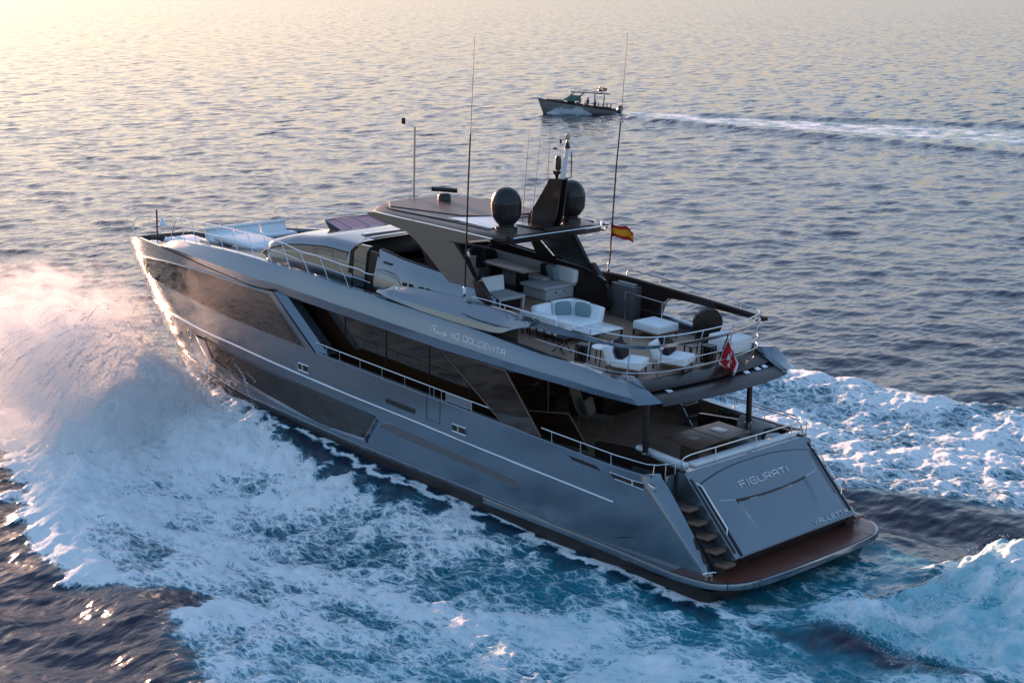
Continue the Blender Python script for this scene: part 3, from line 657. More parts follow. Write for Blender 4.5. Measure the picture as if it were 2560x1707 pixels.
# groove across the door and the fine crease beyond its ends
def dsurf(y, z, off):
    e = abs(y)/2.5; zt = 2.27+0.20*(1-e**2.4); b = (z-.66)/(zt-.66); d = .045+0.05*(1-e**4)*math.sin(math.pi*min(1, max(0, b)*1.02))
    return tuple(Vector((TX(z), y, z))+nrm*(d+off))
MB().tube([dsurf(y, 1.685+.065*(y/1.68)**2, -.012) for y in np.linspace(1.60, -1.62, 24)], .026, 6).build('handle_groove', black, transo)
MB().tube([dsurf(2.18, 1.83, .0), dsurf(1.9, 1.79, .0), dsurf(1.62, 1.745, 0)], .008, 4).tube([dsurf(-1.64, 1.745, .0), dsurf(-2.25, 1.81, .0), dsurf(-2.33, 2.02, 0)], .008, 4).build('door_crease', letter, transo)
for s in S2:
    n2 = MB(); p = [Vector((2.42, s*2.64, 2.36)), Vector((2.30, s*2.66, 2.25)), Vector((1.42, s*2.66, 1.28)), Vector((1.36, s*2.66, 1.16))]
    n2.tube([p[0]+nrm*.0]+[a+nrm*.10 for a in p[1:3]]+[p[3]+nrm*.02], .024, 8); n2.build('handrail', chrome, transo)
    MB().tube([Vector((TX(z), s*2.70, z))+nrm*.012 for z in (2.45, .75)], .03, 6).build('door_track', paint_dark, transo)
    MB().box((.97, s*2.53, .60), (.10, .16, .10), rot=eul(0, -40, 0)).build('hinge_pocket', black, transo)
    # boarding stairs
    for k in range(5):
        Z = .50+.315*k; X = Z+.42
        MB().box((X+.18, s*3.03, Z), (.40, .42, .08), bev=.01).build('stair_tread', wood, yacht)
    MB().prism([(1.22, s*2.83, .2), (1.22, s*2.83, .48), (2.62, s*2.83, 1.88), (3.55, s*2.83, 1.85), (3.55, s*2.83, .2)], (0, s*.38, 0)).build('stair_riser', paint_dark, yacht)
    MB().box((3.02, s*3.06, 2.24), (.05, .36, .62), bev=.015).build('side_gate', paint, yacht)
    g = yacht.children[-1]
    MB().tube([(3.02, s*3.24, 2.55), (3.02, s*3.24, 2.86), (2.98, s*2.88, 2.88), (2.98, s*2.88, 2.55)], .016, 6).build('gate_rail', chrome, g)

MB().prism([(1.10, 3.62, -.12), (1.25, 3.62, -1.3), (4.2, 3.62, -1.3), (4.2, 3.62, -.12)], (0, -7.24, 0)).build('lower_transom', antifoul, yacht)
# letters, drawn as strokes in a wide square alphabet (cell 1 x 1)
GL = {'F': [[(0, 0), (0, 1), (1, 1)], [(0, .52), (.85, .52)]], 'I': [[(.1, 0), (.1, 1)]], 'G': [[(1, 1), (.15, 1), (0, .85), (0, .15), (.15, 0), (1, 0), (1, .5), (.45, .5)]],
      'U': [[(0, 1), (0, .15), (.15, 0), (1, 0), (1, 1)]], 'R': [[(0, 0), (0, 1), (.85, 1), (1, .85), (1, .6), (.85, .48), (0, .48)], [(.55, .48), (1, 0)]],
      'A': [[(0, 0), (0, .85), (.15, 1), (.85, 1), (1, .85), (1, 0)], [(0, .45), (1, .45)]], 'T': [[(0, 1), (1, 1)], [(.5, 1), (.5, 0)]],
      'V': [[(0, 1), (.5, 0), (1, 1)]], 'L': [[(0, 1), (0, 0), (1, 0)]], 'E': [[(1, 1), (0.1, 1), (0, .9), (0, .1), (.1, 0), (1, 0)], [(0, .5), (.9, .5)]],
      'D': [[(0, 0), (0, 1), (.85, 1), (1, .85), (1, .15), (.85, 0), (0, 0)]], 'O': [[(.15, 0), (0, .15), (0, .85), (.15, 1), (.85, 1), (1, .85), (1, .15), (.85, 0), (.15, 0)]],
      'C': [[(1, 1), (.15, 1), (0, .85), (0, .15), (.15, 0), (1, 0)]], '1': [[(.1, 0), (.1, 1)]], '0': [[(.15, 0), (0, .15), (0, .85), (.15, 1), (.85, 1), (1, .85), (1, .15), (.85, 0), (.15, 0)]]}
def write(txt, place, w, h, gap_, r, name, par, m, flat=1.0):
    mb = MB(); x = 0.0
    for ch in txt:
        if ch == ' ': x += w*.7; continue
        ww = w*(.2 if ch in 'I1' else 1.0)
        for st in GL[ch]: mb.tube([place(x+a*(ww if ch not in 'I1' else w), b*h) for a, b in st], r, 6)
        x += ww+gap_
    mb.build(name, m, par); return x
e1 = Vector((0, -1, 0)); up1 = Vector((.916, 0, 1)).normalized()
write('FIGURATI', lambda a, b: dsurf(1.13-a, 1.945+b*.737, .012), .25, .185, .088, .017, 'name_lettering', door if False else transo, letter)
write('VALLETTA', lambda a, b: dsurf(-.84-a, .715+b*.737, .022), .15, .115, .062, .011, 'port_lettering', transo, letter)
# ------------------------------------------------------------------ decks, saloon, upper deck
MB().prism([(2.9, 3.44, zm(2.9)), (18.8, 3.44, zm(18.8)), (18.8, -3.44, zm(18.8)), (2.9, -3.44, zm(2.9))], (0, 0, -.06)).build('main_deck', deck_teak, yacht)
def zc(X): return BBOT(X)-.02
# saloon glass
for s in S2:
    X0, X1 = 9.6, 19.6
    g = MB(); g.grid([[(x, s*2.72, zm(x)), (x, s*2.72, zm(x)+.28), (x, s*2.72, zc(x)+.02)] for x in (X0, 12.0, 14.0, 16.0, X1)])
    g.grid([[(X0, s*2.72, zm(X0)), (X0, s*2.72, zc(X0))], [(X0, 0.0, zm(X0)), (X0, 0.0, zc(X0))]])
    g.build('saloon_window', glass, yacht); w = yacht.children[-1]
    for x in (11.1, 12.9, 14.9, 16.9, 18.2): MB().box((x, s*2.732, (zm(x)+zc(x))/2), (.05 if x < 18 else .3, .012, zc(x)-zm(x)-.05)).build('mullion', black, w)
    MB().tube([(x, s*2.735, zm(x)+.26) for x in (X0, 19.5)], .02, 4).build('sill', gloss_brown, w)
MB().box((9.58, -1.2, 3.35), (.03, .05, 2.0)).build('saloon_door_frame', chrome, yacht)
MB().box((9.57, .9, 3.35), (.03, .05, 2.0)).build('saloon_door_frame', taupe, yacht)
# end wall closing the saloon forward of the side deck
MB().prism([(18.0, 3.46, zm(18)), (19.6, 3.46, zc(19.5)), (19.6, -3.46, zc(19.5)), (18.0, -3.46, zm(18))], (.05, 0, 0)).build('saloon_bulkhead', gloss_brown, yacht)
# glass wing panels beside the side deck
for s in S2:
    c = [(11.44, 4.71), (8.79, 4.56), (7.36, 2.87), (8.9, 2.98)]
    MB().prism([(x, s*3.47, z) for x, z in c], (0, s*.05, 0)).build('wing_panel', gloss_brown if False else glass, yacht); w = yacht.children[-1]
    MB().tube([(x, s*3.53, z) for x, z in c], .026, 6, closed=True).build('panel_frame', wood, w)
# fashion plate: the broad metallic band that carries the upper deck, wing tips turned in at the stern
def band_rows(s):
    R = []
    for u in np.linspace(0, 1, 90):
        Xm = 3.85+(28.28-3.85)*u
        zb, zt = BBOT(Xm), BTOP(Xm)
        k = min(1, (28.30-Xm)/1.1)**.5                       # rounded nose forward
        aft = max(0, 1-(Xm-3.85)/2.5)                          # stern end raked
        yb = Bh(Xm, zb)-(.10 if Xm < 19 else .10-.07*min(1, (Xm-19)/2)); yt = Bh(Xm, 5.5)-.25
        zt2 = zb+(zt-zb)*k; h = zt2-zb
        pr = [(yb-.32, -.015), (yb-.02, 0.0), (yb+.004, .012), (yb+.05, .30), (yb+.055, .335), (yb+.045, .37), (yb*.72+yt*.28+.048, .54), (yb*.42+yt*.58+.048, .74), (yt+.045, .955), (yt+.03, .985), (yt, 1.0), (yt-.20, .995), (yt-.24, .93), (yt-.26, -.0)]
        row = []
        for y, t in pr:
            row.append((Xm+aft*(-.05+.55*min(1, max(0, t))), s*max(.02, y-(1-k)*.18), zb+h*t if t < .999 else zt2))
        R.append(row)
    return R
BAND0 = {}
for s in S2:
    R = band_rows(s); b = MB(); b.grid(R)
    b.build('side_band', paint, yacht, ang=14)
    # stern wing tip facet
    r0 = R[0]; tip = []
    tt = [-.015, 0, .012, .30, .335, .37, .54, .74, .955, .985, 1.0]
    inner = [tuple(float(np.interp(t_, [-.02, 0, .05, .4, .7, 1.0], v_)) for v_ in ([3.46, 3.50, 3.53, 3.86, 4.16, 4.52], [2.74, 2.86, 2.865, 2.87, 2.87, 2.84], [4.36, 4.41, 4.45, 4.60, 4.77, 4.985])) for t_ in tt]
    tip = [[r0[i], tuple(np.array(r0[i])*.6+np.array((a, s*c_, d))*.4+np.array((-.04, 0, 0))), (a, s*c_, d), (a+.25, s*(c_-.05), d)] for i, (a, c_, d) in enumerate(inner)]
    tip.append([tuple(np.array(p)+np.array((.5, -s*.1, -.02))) for p in tip[-1]])
    b = MB(); b.grid(tip); b.build('wing_tip', paint, yacht, ang=45)
# upper deck slab
ud = MB(); R = []
for X in np.linspace(4.42, 19.6, 30):
    y = 3.1 if X > 5.4 else 2.86+.24*(X-4.42)
    R.append([(X, y, zf(X)), (X, -y, zf(X)), (X, -y, zc(X)+.0), (X, y, zc(X)+.0)])
ud.rings(R); ud.build('upper_deck', deck_teak, yacht, ang=20)
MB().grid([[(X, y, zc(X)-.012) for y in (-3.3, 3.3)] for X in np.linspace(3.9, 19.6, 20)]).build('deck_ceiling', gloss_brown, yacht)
# stern visor under the upper deck edge
def vrow(f): return [f(y) for y in np.linspace(-2.86, 2.86, 33)]
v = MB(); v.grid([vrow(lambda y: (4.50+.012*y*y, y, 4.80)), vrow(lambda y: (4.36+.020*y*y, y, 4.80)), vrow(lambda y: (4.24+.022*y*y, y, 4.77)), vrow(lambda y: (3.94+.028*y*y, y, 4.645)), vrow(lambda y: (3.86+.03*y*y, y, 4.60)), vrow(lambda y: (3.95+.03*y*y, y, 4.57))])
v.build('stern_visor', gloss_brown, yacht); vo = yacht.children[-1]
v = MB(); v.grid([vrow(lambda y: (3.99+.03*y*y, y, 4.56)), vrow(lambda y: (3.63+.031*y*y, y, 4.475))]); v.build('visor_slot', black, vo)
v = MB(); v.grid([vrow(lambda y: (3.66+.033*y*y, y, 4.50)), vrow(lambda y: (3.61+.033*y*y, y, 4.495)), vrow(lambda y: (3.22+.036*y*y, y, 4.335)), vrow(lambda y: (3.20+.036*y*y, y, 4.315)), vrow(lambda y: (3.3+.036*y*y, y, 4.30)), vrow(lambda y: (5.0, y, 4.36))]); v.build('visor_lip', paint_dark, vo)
for y in (2.05, -1.35, -1.95, -2.35):
    MB().box((3.83+.03*y*y, y, 4.55), (.20, .22, .03), rot=eul(0, -24, 0), bev=.008).build('visor_fitting', chrome, vo)
# columns
for s in S2:
    MB().lathe([(.085, 0), (.085, 2.3)], (4.47, s*2.36, 2.15), 18).build('deck_column', gloss_brown, yacht); w = yacht.children[-1]
    MB().lathe([(.115, 0), (.115, .22), (.09, .24)], (4.47, s*2.36, 2.55), 18).build('column_base', chrome, w)
    # coaming beside the cockpit
    MB().prism([(2.76, s*2.80, 2.63), (3.45, s*2.80, 2.70), (5.05, s*2.44, 2.78), (6.3, s*2.42, 2.72), (6.3, s*2.42, 2.0), (3.3, s*2.80, 2.0)], (0, -s*.14, 0)).build('cockpit_coaming', gloss_brown, yacht)
# side deck rails on the bulwark
def rail(path_top, posts, r=.020, rp=.017, name='deck_rail', par=None, mids=(), m=None):
    mb = MB(); mb.tube(path_top, r, 8)
    for p in mids: mb.tube(p, r*.62, 6)
    o = mb.build(name, m or chrome, par or yacht)
    for a, b in posts: MB().tube([a, b], rp, 6).build('stanchion', m or chrome, o)
    return o
for s in S2:
    f = lambda X, h=.31: (X, s*(Bh(X, SHEER(X))-.09), SHEER(X)+h)
    rail([f(X) for X in np.linspace(17.45, 9.35, 20)], [(f(X, .02), f(X)) for X in (16.9, 16.25, 15.25, 14.2, 13.15, 12.02, 11.83, 11.5, 11.3, 10.2)])
    lo = MB()
    for h in (.06, .11, .16, .21, .26): lo.tube([f(11.3, h), f(10.2, h)], .008, 4)
    lo.build('infill_wires', chrome, yacht.children[-1])
    rail([f(X) for X in np.linspace(7.35, 3.9, 12)]+[(3.5, s*3.42, 2.82), (3.2, s*3.30, 2.84), (3.05, s*3.08, 2.86)], [(f(X, .02), f(X)) for X in (6.95, 5.85, 4.72)]+[((3.3, s*3.42, 2.55), (3.3, s*3.37, 2.83))])
# stern rail over the transom
tp_ = [(2.95, 2.62, 2.66), (2.93, 2.55, 2.96), (2.9, 1.2, 3.0), (2.9, -1.2, 3.0), (2.95, -2.75, 2.98), (3.0, -2.9, 2.98), (3.4, -3.36, 2.95), (4.4, -3.46, 2.98), (6.2, -3.47, 3.10), (7.4, -3.47, 3.2)]
rail(catmull(tp_, 4), [((2.86, y, 2.62), (2.9, y, 2.99)) for y in (1.25, -.6, -2.3)], name='stern_rail')

# upper side blades (curved coamings) and the broad cap rail running round the stern
BT = tab([(14.72, 6.08), (14.5, 6.2), (13.96, 6.34), (13.0, 6.37), (12.24, 6.36), (10.77, 6.31), (9.14, 6.20), (7.9, 6.10)])
BL = tab([(14.72, 6.07), (14.3, 6.05), (13.8, 5.97), (12.45, 5.79), (11.3, 5.69), (10.28, 5.61), (9.3, 5.58), (8.95, 5.62), (8.6, 5.76), (8.2, 5.88), (7.9, 5.93)])
for s in S2:
    R = []
    for X in np.concatenate([np.linspace(14.72, 13.6, 12), np.linspace(13.4, 9.2, 18), np.linspace(9.0, 7.9, 10)]):
        k = min(1, (14.74-X)/.8)**.6; yo = 3.28+.24*k; yi = 3.06 if X < 13.8 else 3.06+.18*(X-13.8)
        zt, zl = BT(X), BL(X)
        dz_ = zt-zl; R.append([(X, s*(yo-.22), zl+.02), (X, s*yo, zl), (X, s*(yo+.012), zl+.018), (X, s*(yo-.02*k), zl+dz_*.30), (X, s*(yo*.5+yi*.5+.075), zl+dz_*.68), (X, s*(yi+.10), zl+dz_*.955), (X, s*(yi+.06), zt), (X, s*yi, zt-.005), (X, s*(yi-.02), zl+.05)])
    b = MB(); b.rings(R); b.build('upper_blade', paint, yacht, ang=16)
    w = yacht.children[-1]
    MB().tube([(10.6, s*3.54, 5.98), (10.0, s*3.55, 5.90), (9.1, s*3.545, 5.83), (8.5, s*3.50, 5.82)], .012, 5).build('blade_seam', black, w)
    # dark recess between band and blade
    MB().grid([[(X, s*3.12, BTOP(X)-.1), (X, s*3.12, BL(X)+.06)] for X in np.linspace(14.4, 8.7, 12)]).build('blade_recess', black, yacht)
CAPP = [(7.9, 3.26, 6.02), (7.0, 3.30, 5.97), (6, 3.30, 5.92), (5.2, 3.20, 5.86), (4.75, 3.0, 5.81), (4.42, 2.62, 5.775), (4.22, 2.1, 5.755), (4.08, 1.2, 5.74), (4.03, 0, 5.735), (4.08, -1.2, 5.745), (4.22, -2.1, 5.765), (4.45, -2.68, 5.79), (4.85, -2.98, 5.83)]
cp = catmull(CAPP, 5); cm = MB(); R = []
for i, p in enumerate(cp):
    t = Vector(cp[min(i+1, len(cp)-1)])-Vector(cp[max(i-1, 0)]); n = Vector((t.y, -t.x, 0)).normalized()*-1
    hh_ = .085 if p[0] > 5.2 and p[1] > 0 else .048; P = Vector(p)
    if p[0] > 5.2 and p[1] > 0: hh_ = .06+.045*min(1, (p[0]-5.2)/2.0)
    R.append([P+n*.075+Vector((0, 0, -hh_)), P+n*.04+Vector((0, 0, hh_*.3)), P-n*.01+Vector((0, 0, hh_)), P-n*.05+Vector((0, 0, hh_)), P-n*.02+Vector((0, 0, -hh_))])
cm.rings(R); cm.build('cap_rail', paint, yacht)
capo = yacht.children[-1]
cmid = Vector(cp[34])
TOPR = [(10.75, 3.12, 6.33), (10.4, 3.13, 6.42), (9.2, 3.16, 6.36), (8.0, 3.2, 6.28), (6.0, 3.24, 6.17), (5.2, 3.16, 6.13), (4.75, 2.95, 6.08), (4.45, 2.6, 6.04), (4.25, 2.05, 6.01), (4.12, 1.2, 5.99), (4.08, 0, 5.985), (4.12, -1.2, 5.99), (4.25, -2.05, 6.0), (4.45, -2.65, 6.02), (4.75, -2.95, 6.05), (5.4, -3.06, 6.14), (6.6, -3.04, 6.34), (8.5, -3.02, 6.52), (9.7, -3.02, 6.60), (9.9, -3.02, 6.45)]
def lower(h, a=4, b=15): return [(x, y, zf(x)+h) for x, y, z in TOPR[a:b]]
posts = []
for (x, y) in ((6.0, 3.22), (4.83, 2.86), (4.55, 1.9), (4.42, .45), (4.42, -1.1), (4.62, -2.72)):
    j = min(range(len(TOPR)), key=lambda k: (TOPR[k][0]-x)**2+(TOPR[k][1]-y)**2)
    tops = catmull(TOPR, 6); tpt = min(tops, key=lambda p: (p[0]-x+.2)**2+(p[1]-y)**2)
    posts.append(((x, y*.985, zf(x)-.02), tpt))
for (x, y, z) in ((9.2, 3.15, 6.36), (8.0, 3.2, 6.28)): posts.append(((x, y, z-.16), (x, y, z)))
for (x, y, z) in ((5.4, -3.06, 6.14), (6.6, -3.04, 6.34), (8.5, -3.02, 6.52)): posts.append(((x, y*.99, z-.30), (x, y, z)))
r_ = rail(catmull(TOPR, 6), posts, r=.018, rp=.018, name='upper_rail', mids=[catmull(lower(.55, 3), 6), catmull(lower(.28), 6)])
MB().box((4.06, 2.25, 5.745), (.04, .12, .06), bev=.01).build('cap_joint', chrome, capo)
# starboard coaming of the upper deck: a tapering blade seen from inside
R = []
for X in np.linspace(4.5, 10.9, 24):
    t = (X-4.5)/6.4; top = 5.84+.60*min(1, t*1.12)**.85; bot = min(top-.05, 5.72+.22*min(1, t*2.2)) if X < 8.3 else max(zf(X)-.05, 5.94-(X-8.3)*2.5)
    R.append([(X, -2.93, bot), (X, -2.90, top-.02), (X, -2.96, top+.02), (X, -3.14, top), (X, -3.2, bot)])
MB().rings(R).build('starboard_coaming', gloss_brown, yacht)
# stair opening, its shade painted as a black sheet, with its own rails on the upper deck
ir = [(9.45, -2.45, 6.02), (7.9, -2.38, 5.90), (6.45, -2.35, 5.80), (6.3, -2.42, 5.79), (6.25, -3.0, 5.79)]
rail(ir, [((x, y, zf(x)), (x, y, z)) for x, y, z in ((9.45, -2.45, 6.02), (7.9, -2.38, 5.90), (6.4, -2.38, 5.80), (6.25, -2.95, 5.79))], r=.018, name='stair_rail', mids=[[(x, y, z-.38) for x, y, z in ir]])
MB().prism([(9.3, -2.5, zf(9.3)+.012), (6.5, -2.5, zf(6.5)+.012), (6.5, -2.98, zf(6.5)+.012), (9.3, -2.98, zf(9.3)+.012)], (0, 0, -.01)).build('stairwell_shade', black, yacht)
# flight of steps up from the main deck
for yy in (-2.58, -3.32):
    MB().prism([(6.72, yy, 2.12), (6.98, yy, 2.14), (8.75, yy, 4.5), (8.49, yy, 4.5)], (0, -.05, 0)).build('stair_stringer', paint, yacht)
for k in range(7): MB().box((6.98+.245*k, -2.97, 2.42+.32*k), (.27, .68, .05), bev=.01).build('stair_step', wood, yacht)
MB().prism([(9.55, -2.05, zm(9.5)), (9.55, -3.4, zm(9.5)), (9.55, -3.4, 4.5), (9.55, -2.05, 4.5)], (.04, 0, 0)).build('cabin_side_wall', wood, yacht)
for s in S2: MB().prism([(6.4, s*3.40, zm(6.4)), (8.5, s*3.40, zm(8.5)), (8.5, s*3.40, SHEER(8.5)-.05), (6.4, s*3.40, SHEER(6.4)-.05)], (0, -s*.02, 0)).build('bulwark_lining', wood, yacht)
# smoked glass screen by the saloon door
MB().prism([(9.6, 2.25, zm(9.6)+.65), (7.75, 1.95, zm(7.75)+.95), (7.0, 1.82, zm(7)), (9.6, 2.25, zm(9.6))], (0, -.03, 0)).build('glass_screen', glass, yacht)
MB().tube([(9.6, 2.25, zm(9.6)+.67), (7.75, 1.95, zm(7.75)+.97), (7.0, 1.82, zm(7))], .022, 6).build('screen_frame', taupe, yacht.children[-1])

# ------------------------------------------------------------------ pilothouse, flying bridge, hardtop
def zfd(X): return BTOP(X)-.20
fd = MB(); R = []
for X in np.linspace(13.4, 32.6, 50):
    y = (Bh(X, 5.5)-.32) if X < 28 else max(.05, Bh(X, 5.2)-.12); z = zfd(X) if X < 27.5 else zfd(27.5)+(X-27.5)*(5.30-zfd(27.5))/5.1
    R.append([(X, y, z), (X, y*.5, z+.015), (X, -y*.5, z+.015), (X, -y, z)])
fd.grid(R); fd.build('foredeck', paint_dark, yacht)
# pilothouse body
RO = tab([(22.9, 6.28), (22.1, 6.51), (21.46, 6.84), (20.47, 7.10), (19.92, 7.20), (18.34, 7.32), (16.9, 7.26), (15.9, 7.27)])
ph = MB(); R = []
for X in np.concatenate([np.linspace(23.0, 21.4, 10), np.linspace(21.2, 16.75, 22)]):
    zt = RO(X); zb = zfd(X)-.02; k = max(0, min(1, (23.05-X)/1.9))**.5; y = 2.46*k+.05
    if zt < zb+.05: zt = zb+.05
    hgt = zt-zb
    R.append([(X, y*1.03, zb), (X, y, zb+hgt*.45), (X, y*.985, zb+hgt*.80), (X, y*.93, zb+hgt*.95), (X, y*.84, zt+.0), (X, y*.5, zt+.05), (X, 0, zt+.07), (X, -y*.5, zt+.05), (X, -y*.84, zt), (X, -y*.93, zb+hgt*.95), (X, -y*.985, zb+hgt*.80), (X, -y, zb+hgt*.45), (X, -y*1.03, zb)])
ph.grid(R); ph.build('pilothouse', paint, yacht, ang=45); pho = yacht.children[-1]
for s in S2:
    arch = [(21.5, 6.42), (21.38, 6.52), (20.88, 6.70), (20.22, 6.86), (19.4, 6.95), (18.1, 7.02), (17.0, 6.95)]
    low = [(17.25, 6.02), (18.6, 6.10), (20.0, 6.18), (21.2, 6.30)]
    yy = 2.47
    MB().prism([(x, s*yy, z) for x, z in arch+low], (0, s*.03, 0)).build('pilothouse_window', glass_sky, pho); w = pho.children[-1]
    m2 = MB(); m2.tube([(x, s*(yy+.035), z) for x, z in arch], .022, 6)
    m2.build('window_trim', black, w)
    MB().tube([(x, s*(yy+.032), z) for x, z in ((18.75, 6.12), (18.75, 6.98))], .008, 4).build('mullion', black, w)
    MB().tube([(x, s*(yy+.033), z) for x, z in ((18.6, 6.35), (18.6, 6.90), (17.75, 6.90), (17.75, 6.3))], .010, 4).build('door_seam', black, w)
    MB().prism([(21.3, s*2.48, 6.30), (17.1, s*2.50, 5.96), (17.1, s*2.50, 6.08), (21.2, s*2.48, 6.38)], (0, s*.025, 0)).build('pilothouse_sill', gloss_brown, pho)
# side door: frame, panel and a black slab painted as the doorway's shade
for s in S2:
    MB().prism([(17.02, s*2.44, 5.92), (16.80, s*2.46, 7.02), (16.6, s*2.40, 7.22), (16.45, s*2.36, 7.22), (16.62, s*2.46, 7.0), (16.78, s*2.44, 5.92)], (0, s*.09, 0)).build('door_frame', gloss_brown, yacht)
    MB().prism([(16.78, s*2.42, 5.92), (16.62, s*2.44, 7.02), (16.45, s*2.32, 7.26), (15.95, s*2.32, 7.24), (16.0, s*2.44, 7.05), (16.2, s*2.42, 5.92)], (0, s*.10, 0)).build('door_panel', paint, yacht); w = yacht.children[-1]
    MB().tube([(16.66, s*2.535, 6.76), (16.06, s*2.535, 6.68)], .010, 4).build('panel_seam', black, w)
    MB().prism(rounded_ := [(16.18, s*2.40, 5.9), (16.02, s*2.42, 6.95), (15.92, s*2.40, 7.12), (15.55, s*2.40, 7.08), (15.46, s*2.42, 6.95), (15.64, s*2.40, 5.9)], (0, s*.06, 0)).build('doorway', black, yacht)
# flying-bridge coaming sweeping down aft
for s in S2:
    T = tab([(15.95, 7.26), (14.33, 6.99), (12.5, 6.79), (11.0, 6.62), (10.25, 6.30)]); B = tab([(15.95, 5.9), (15.3, 5.98), (14.05, 6.10), (12.8, 6.05), (10.25, 5.55)])
    R = []
    for X in np.linspace(15.55, 10.25, 24):
        zt, zb = T(X), B(X); yo = 2.72-.04*max(0, X-14)
        R.append([(X, s*(yo+.02), zb), (X, s*yo, zb+(zt-zb)*.3), (X, s*(yo-.16), zb+(zt-zb)*.75), (X, s*(yo-.26), zt-.03), (X, s*(yo-.27), zt), (X, s*(yo-.33), zt), (X, s*(yo-.35), zt-.05), (X, s*(yo-.35), zt-.12)])
    b = MB(); b.grid(R); b.build('bridge_coaming', paint, yacht, ang=50); w = yacht.children[-1]
    MB().grid([[(X, s*(2.345-.04*max(0, X-14)), T(X)-.03), (X, s*(2.345-.04*max(0, X-14)), zf(X)-.02)] for X in np.linspace(15.55, 10.25, 20)]).build('coaming_lining', gloss_brown, w)
    MB().tube([(X, s*(2.72-.04*max(0, X-14)-.33), T(X)+.012) for X in np.linspace(15.5, 12.2, 12)], .035, 6).build('coaming_cap', gloss_brown, w)
    for k in range(10):
        X = 14.0-.29*k-(.18 if k > 1 else 0); zb = B(X); zt = T(X); z = zb+(zt-zb)*.22
        MB().box((X, s*2.728, z+.02), (.19, .02, .12), rot=eul(0, -4, 0)).build('vent_grille', black, w)
    MB().tube(catmull([(15.35, s*2.69, 6.62), (14.95, s*2.705, 6.62), (14.5, s*2.72, 6.52), (14.1, s*2.74, 6.22), (13.6, s*2.745, 6.19), (11.1, s*2.745, 6.06)], 4), .010, 4).build('coaming_seam', black, w)
    MB().box((15.0, s*2.62, 6.86), (.22, .03, .08), bev=.02).build('coaming_vent', black, w)
# bridge well, seats, consoles (dark cavity between the coamings)
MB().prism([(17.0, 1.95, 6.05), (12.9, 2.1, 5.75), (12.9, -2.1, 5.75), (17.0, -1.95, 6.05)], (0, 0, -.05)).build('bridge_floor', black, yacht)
MB().box((17.2, 0, 6.95), (.5, 3.6, .65), rot=eul(0, 12, 0), bev=.08).build('helm_console', black, yacht); w = yacht.children[-1]
for k, (x, y0, y1, z) in enumerate(((17.55, 1.35, -1.2, 7.36), (17.05, 1.45, -.7, 7.32))):
    MB().box((x, (y0+y1)/2, z), (.26, y0-y1, .05), rot=eul(0, 4, 0), bev=.015).build('console_top', white_g, w)
MB().lathe([(.0, .16), (.07, .12), (.09, 0)], (16.55, -.35, 7.36), 14).build('red_cap', red_l, w)
for y in (.9, -.1, -1.1):
    MB().lathe([(.25, 0), (.28, .35), (.24, .62), (.1, .7)], (14.7, y, 6.35), 18).build('helm_seat', dark_f, yacht)
MB().box((13.35, 1.55, 6.35), (.7, .5, .5), bev=.05).build('bridge_locker', white_g, yacht)
MB().tube([(17.9, -1.0, 7.36), (16.95, -1.2, 7.62), (15.6, -1.35, 7.44), (15.35, -1.36, 7.2)], .04, 8).build('bridge_grab_rail', chrome, yacht)
# raked tinted windscreen
ws = [(19.97, .98, 7.55), (19.97, -.98, 7.55), (18.98, -1.05, 7.30), (18.98, 1.05, 7.30)]
MB().prism(ws, (0, 0, -.025)).build('bridge_windscreen', screen_pink, yacht); w = yacht.children[-1]
for s in S2:
    MB().prism([(19.97, s*.98, 7.54), (18.98, s*1.05, 7.29), (18.22, s*1.10, 7.16), (19.55, s*1.08, 7.22)], (0, s*.02, 0)).build('side_pane', gloss_brown, w)
    MB().tube([(19.97, s*.98, 7.56), (18.98, s*1.06, 7.31), (18.2, s*1.10, 7.17)], .024, 6).build('screen_frame', paint, w)
MB().tube([(19.97, .98, 7.56), (20.02, 0, 7.58), (19.97, -.98, 7.56)], .022, 6).build('screen_frame', paint, w)
for y in (.5, -.28): MB().tube([(19.97, y, 7.565), (18.98, y*1.05, 7.315)], .014, 5).build('screen_rib', chrome, w)
MB().tube([(18.98, 1.05, 7.30), (18.98, -1.05, 7.30)], .035, 6).build('screen_base', black, w)

# hardtop on its arch legs
RZ = lambda X: 8.08+.05*(X-10.2)
RH = tab([(10.2, 1.97), (10.7, 2.25), (11.3, 2.42), (12.5, 2.48), (15.0, 2.52), (15.6, 2.45), (16.1, 2.15), (16.5, 1.70), (16.75, 1.0), (16.9, .06)])
R = []
for X in np.concatenate([np.linspace(10.2, 15.9, 30), np.linspace(16.0, 16.9, 12)]):
    y = RH(X); z = RZ(X)
    R.append([(X, y, z-.02), (X, y*.97, z+.03), (X, y*.82, z+.06), (X, 0, z+.09), (X, -y*.82, z+.06), (X, -y*.97, z+.03), (X, -y, z-.02), (X, -y*.97, z-.12), (X, 0, z-.14), (X, y*.97, z-.12)])
brown_roof = pbr('brown_roof_coating', (0.10, 0.064, 0.056), rough=.42, var=.1)
MB().rings(R).build('hardtop', brown_roof, yacht, ang=50); ht = yacht.children[-1]
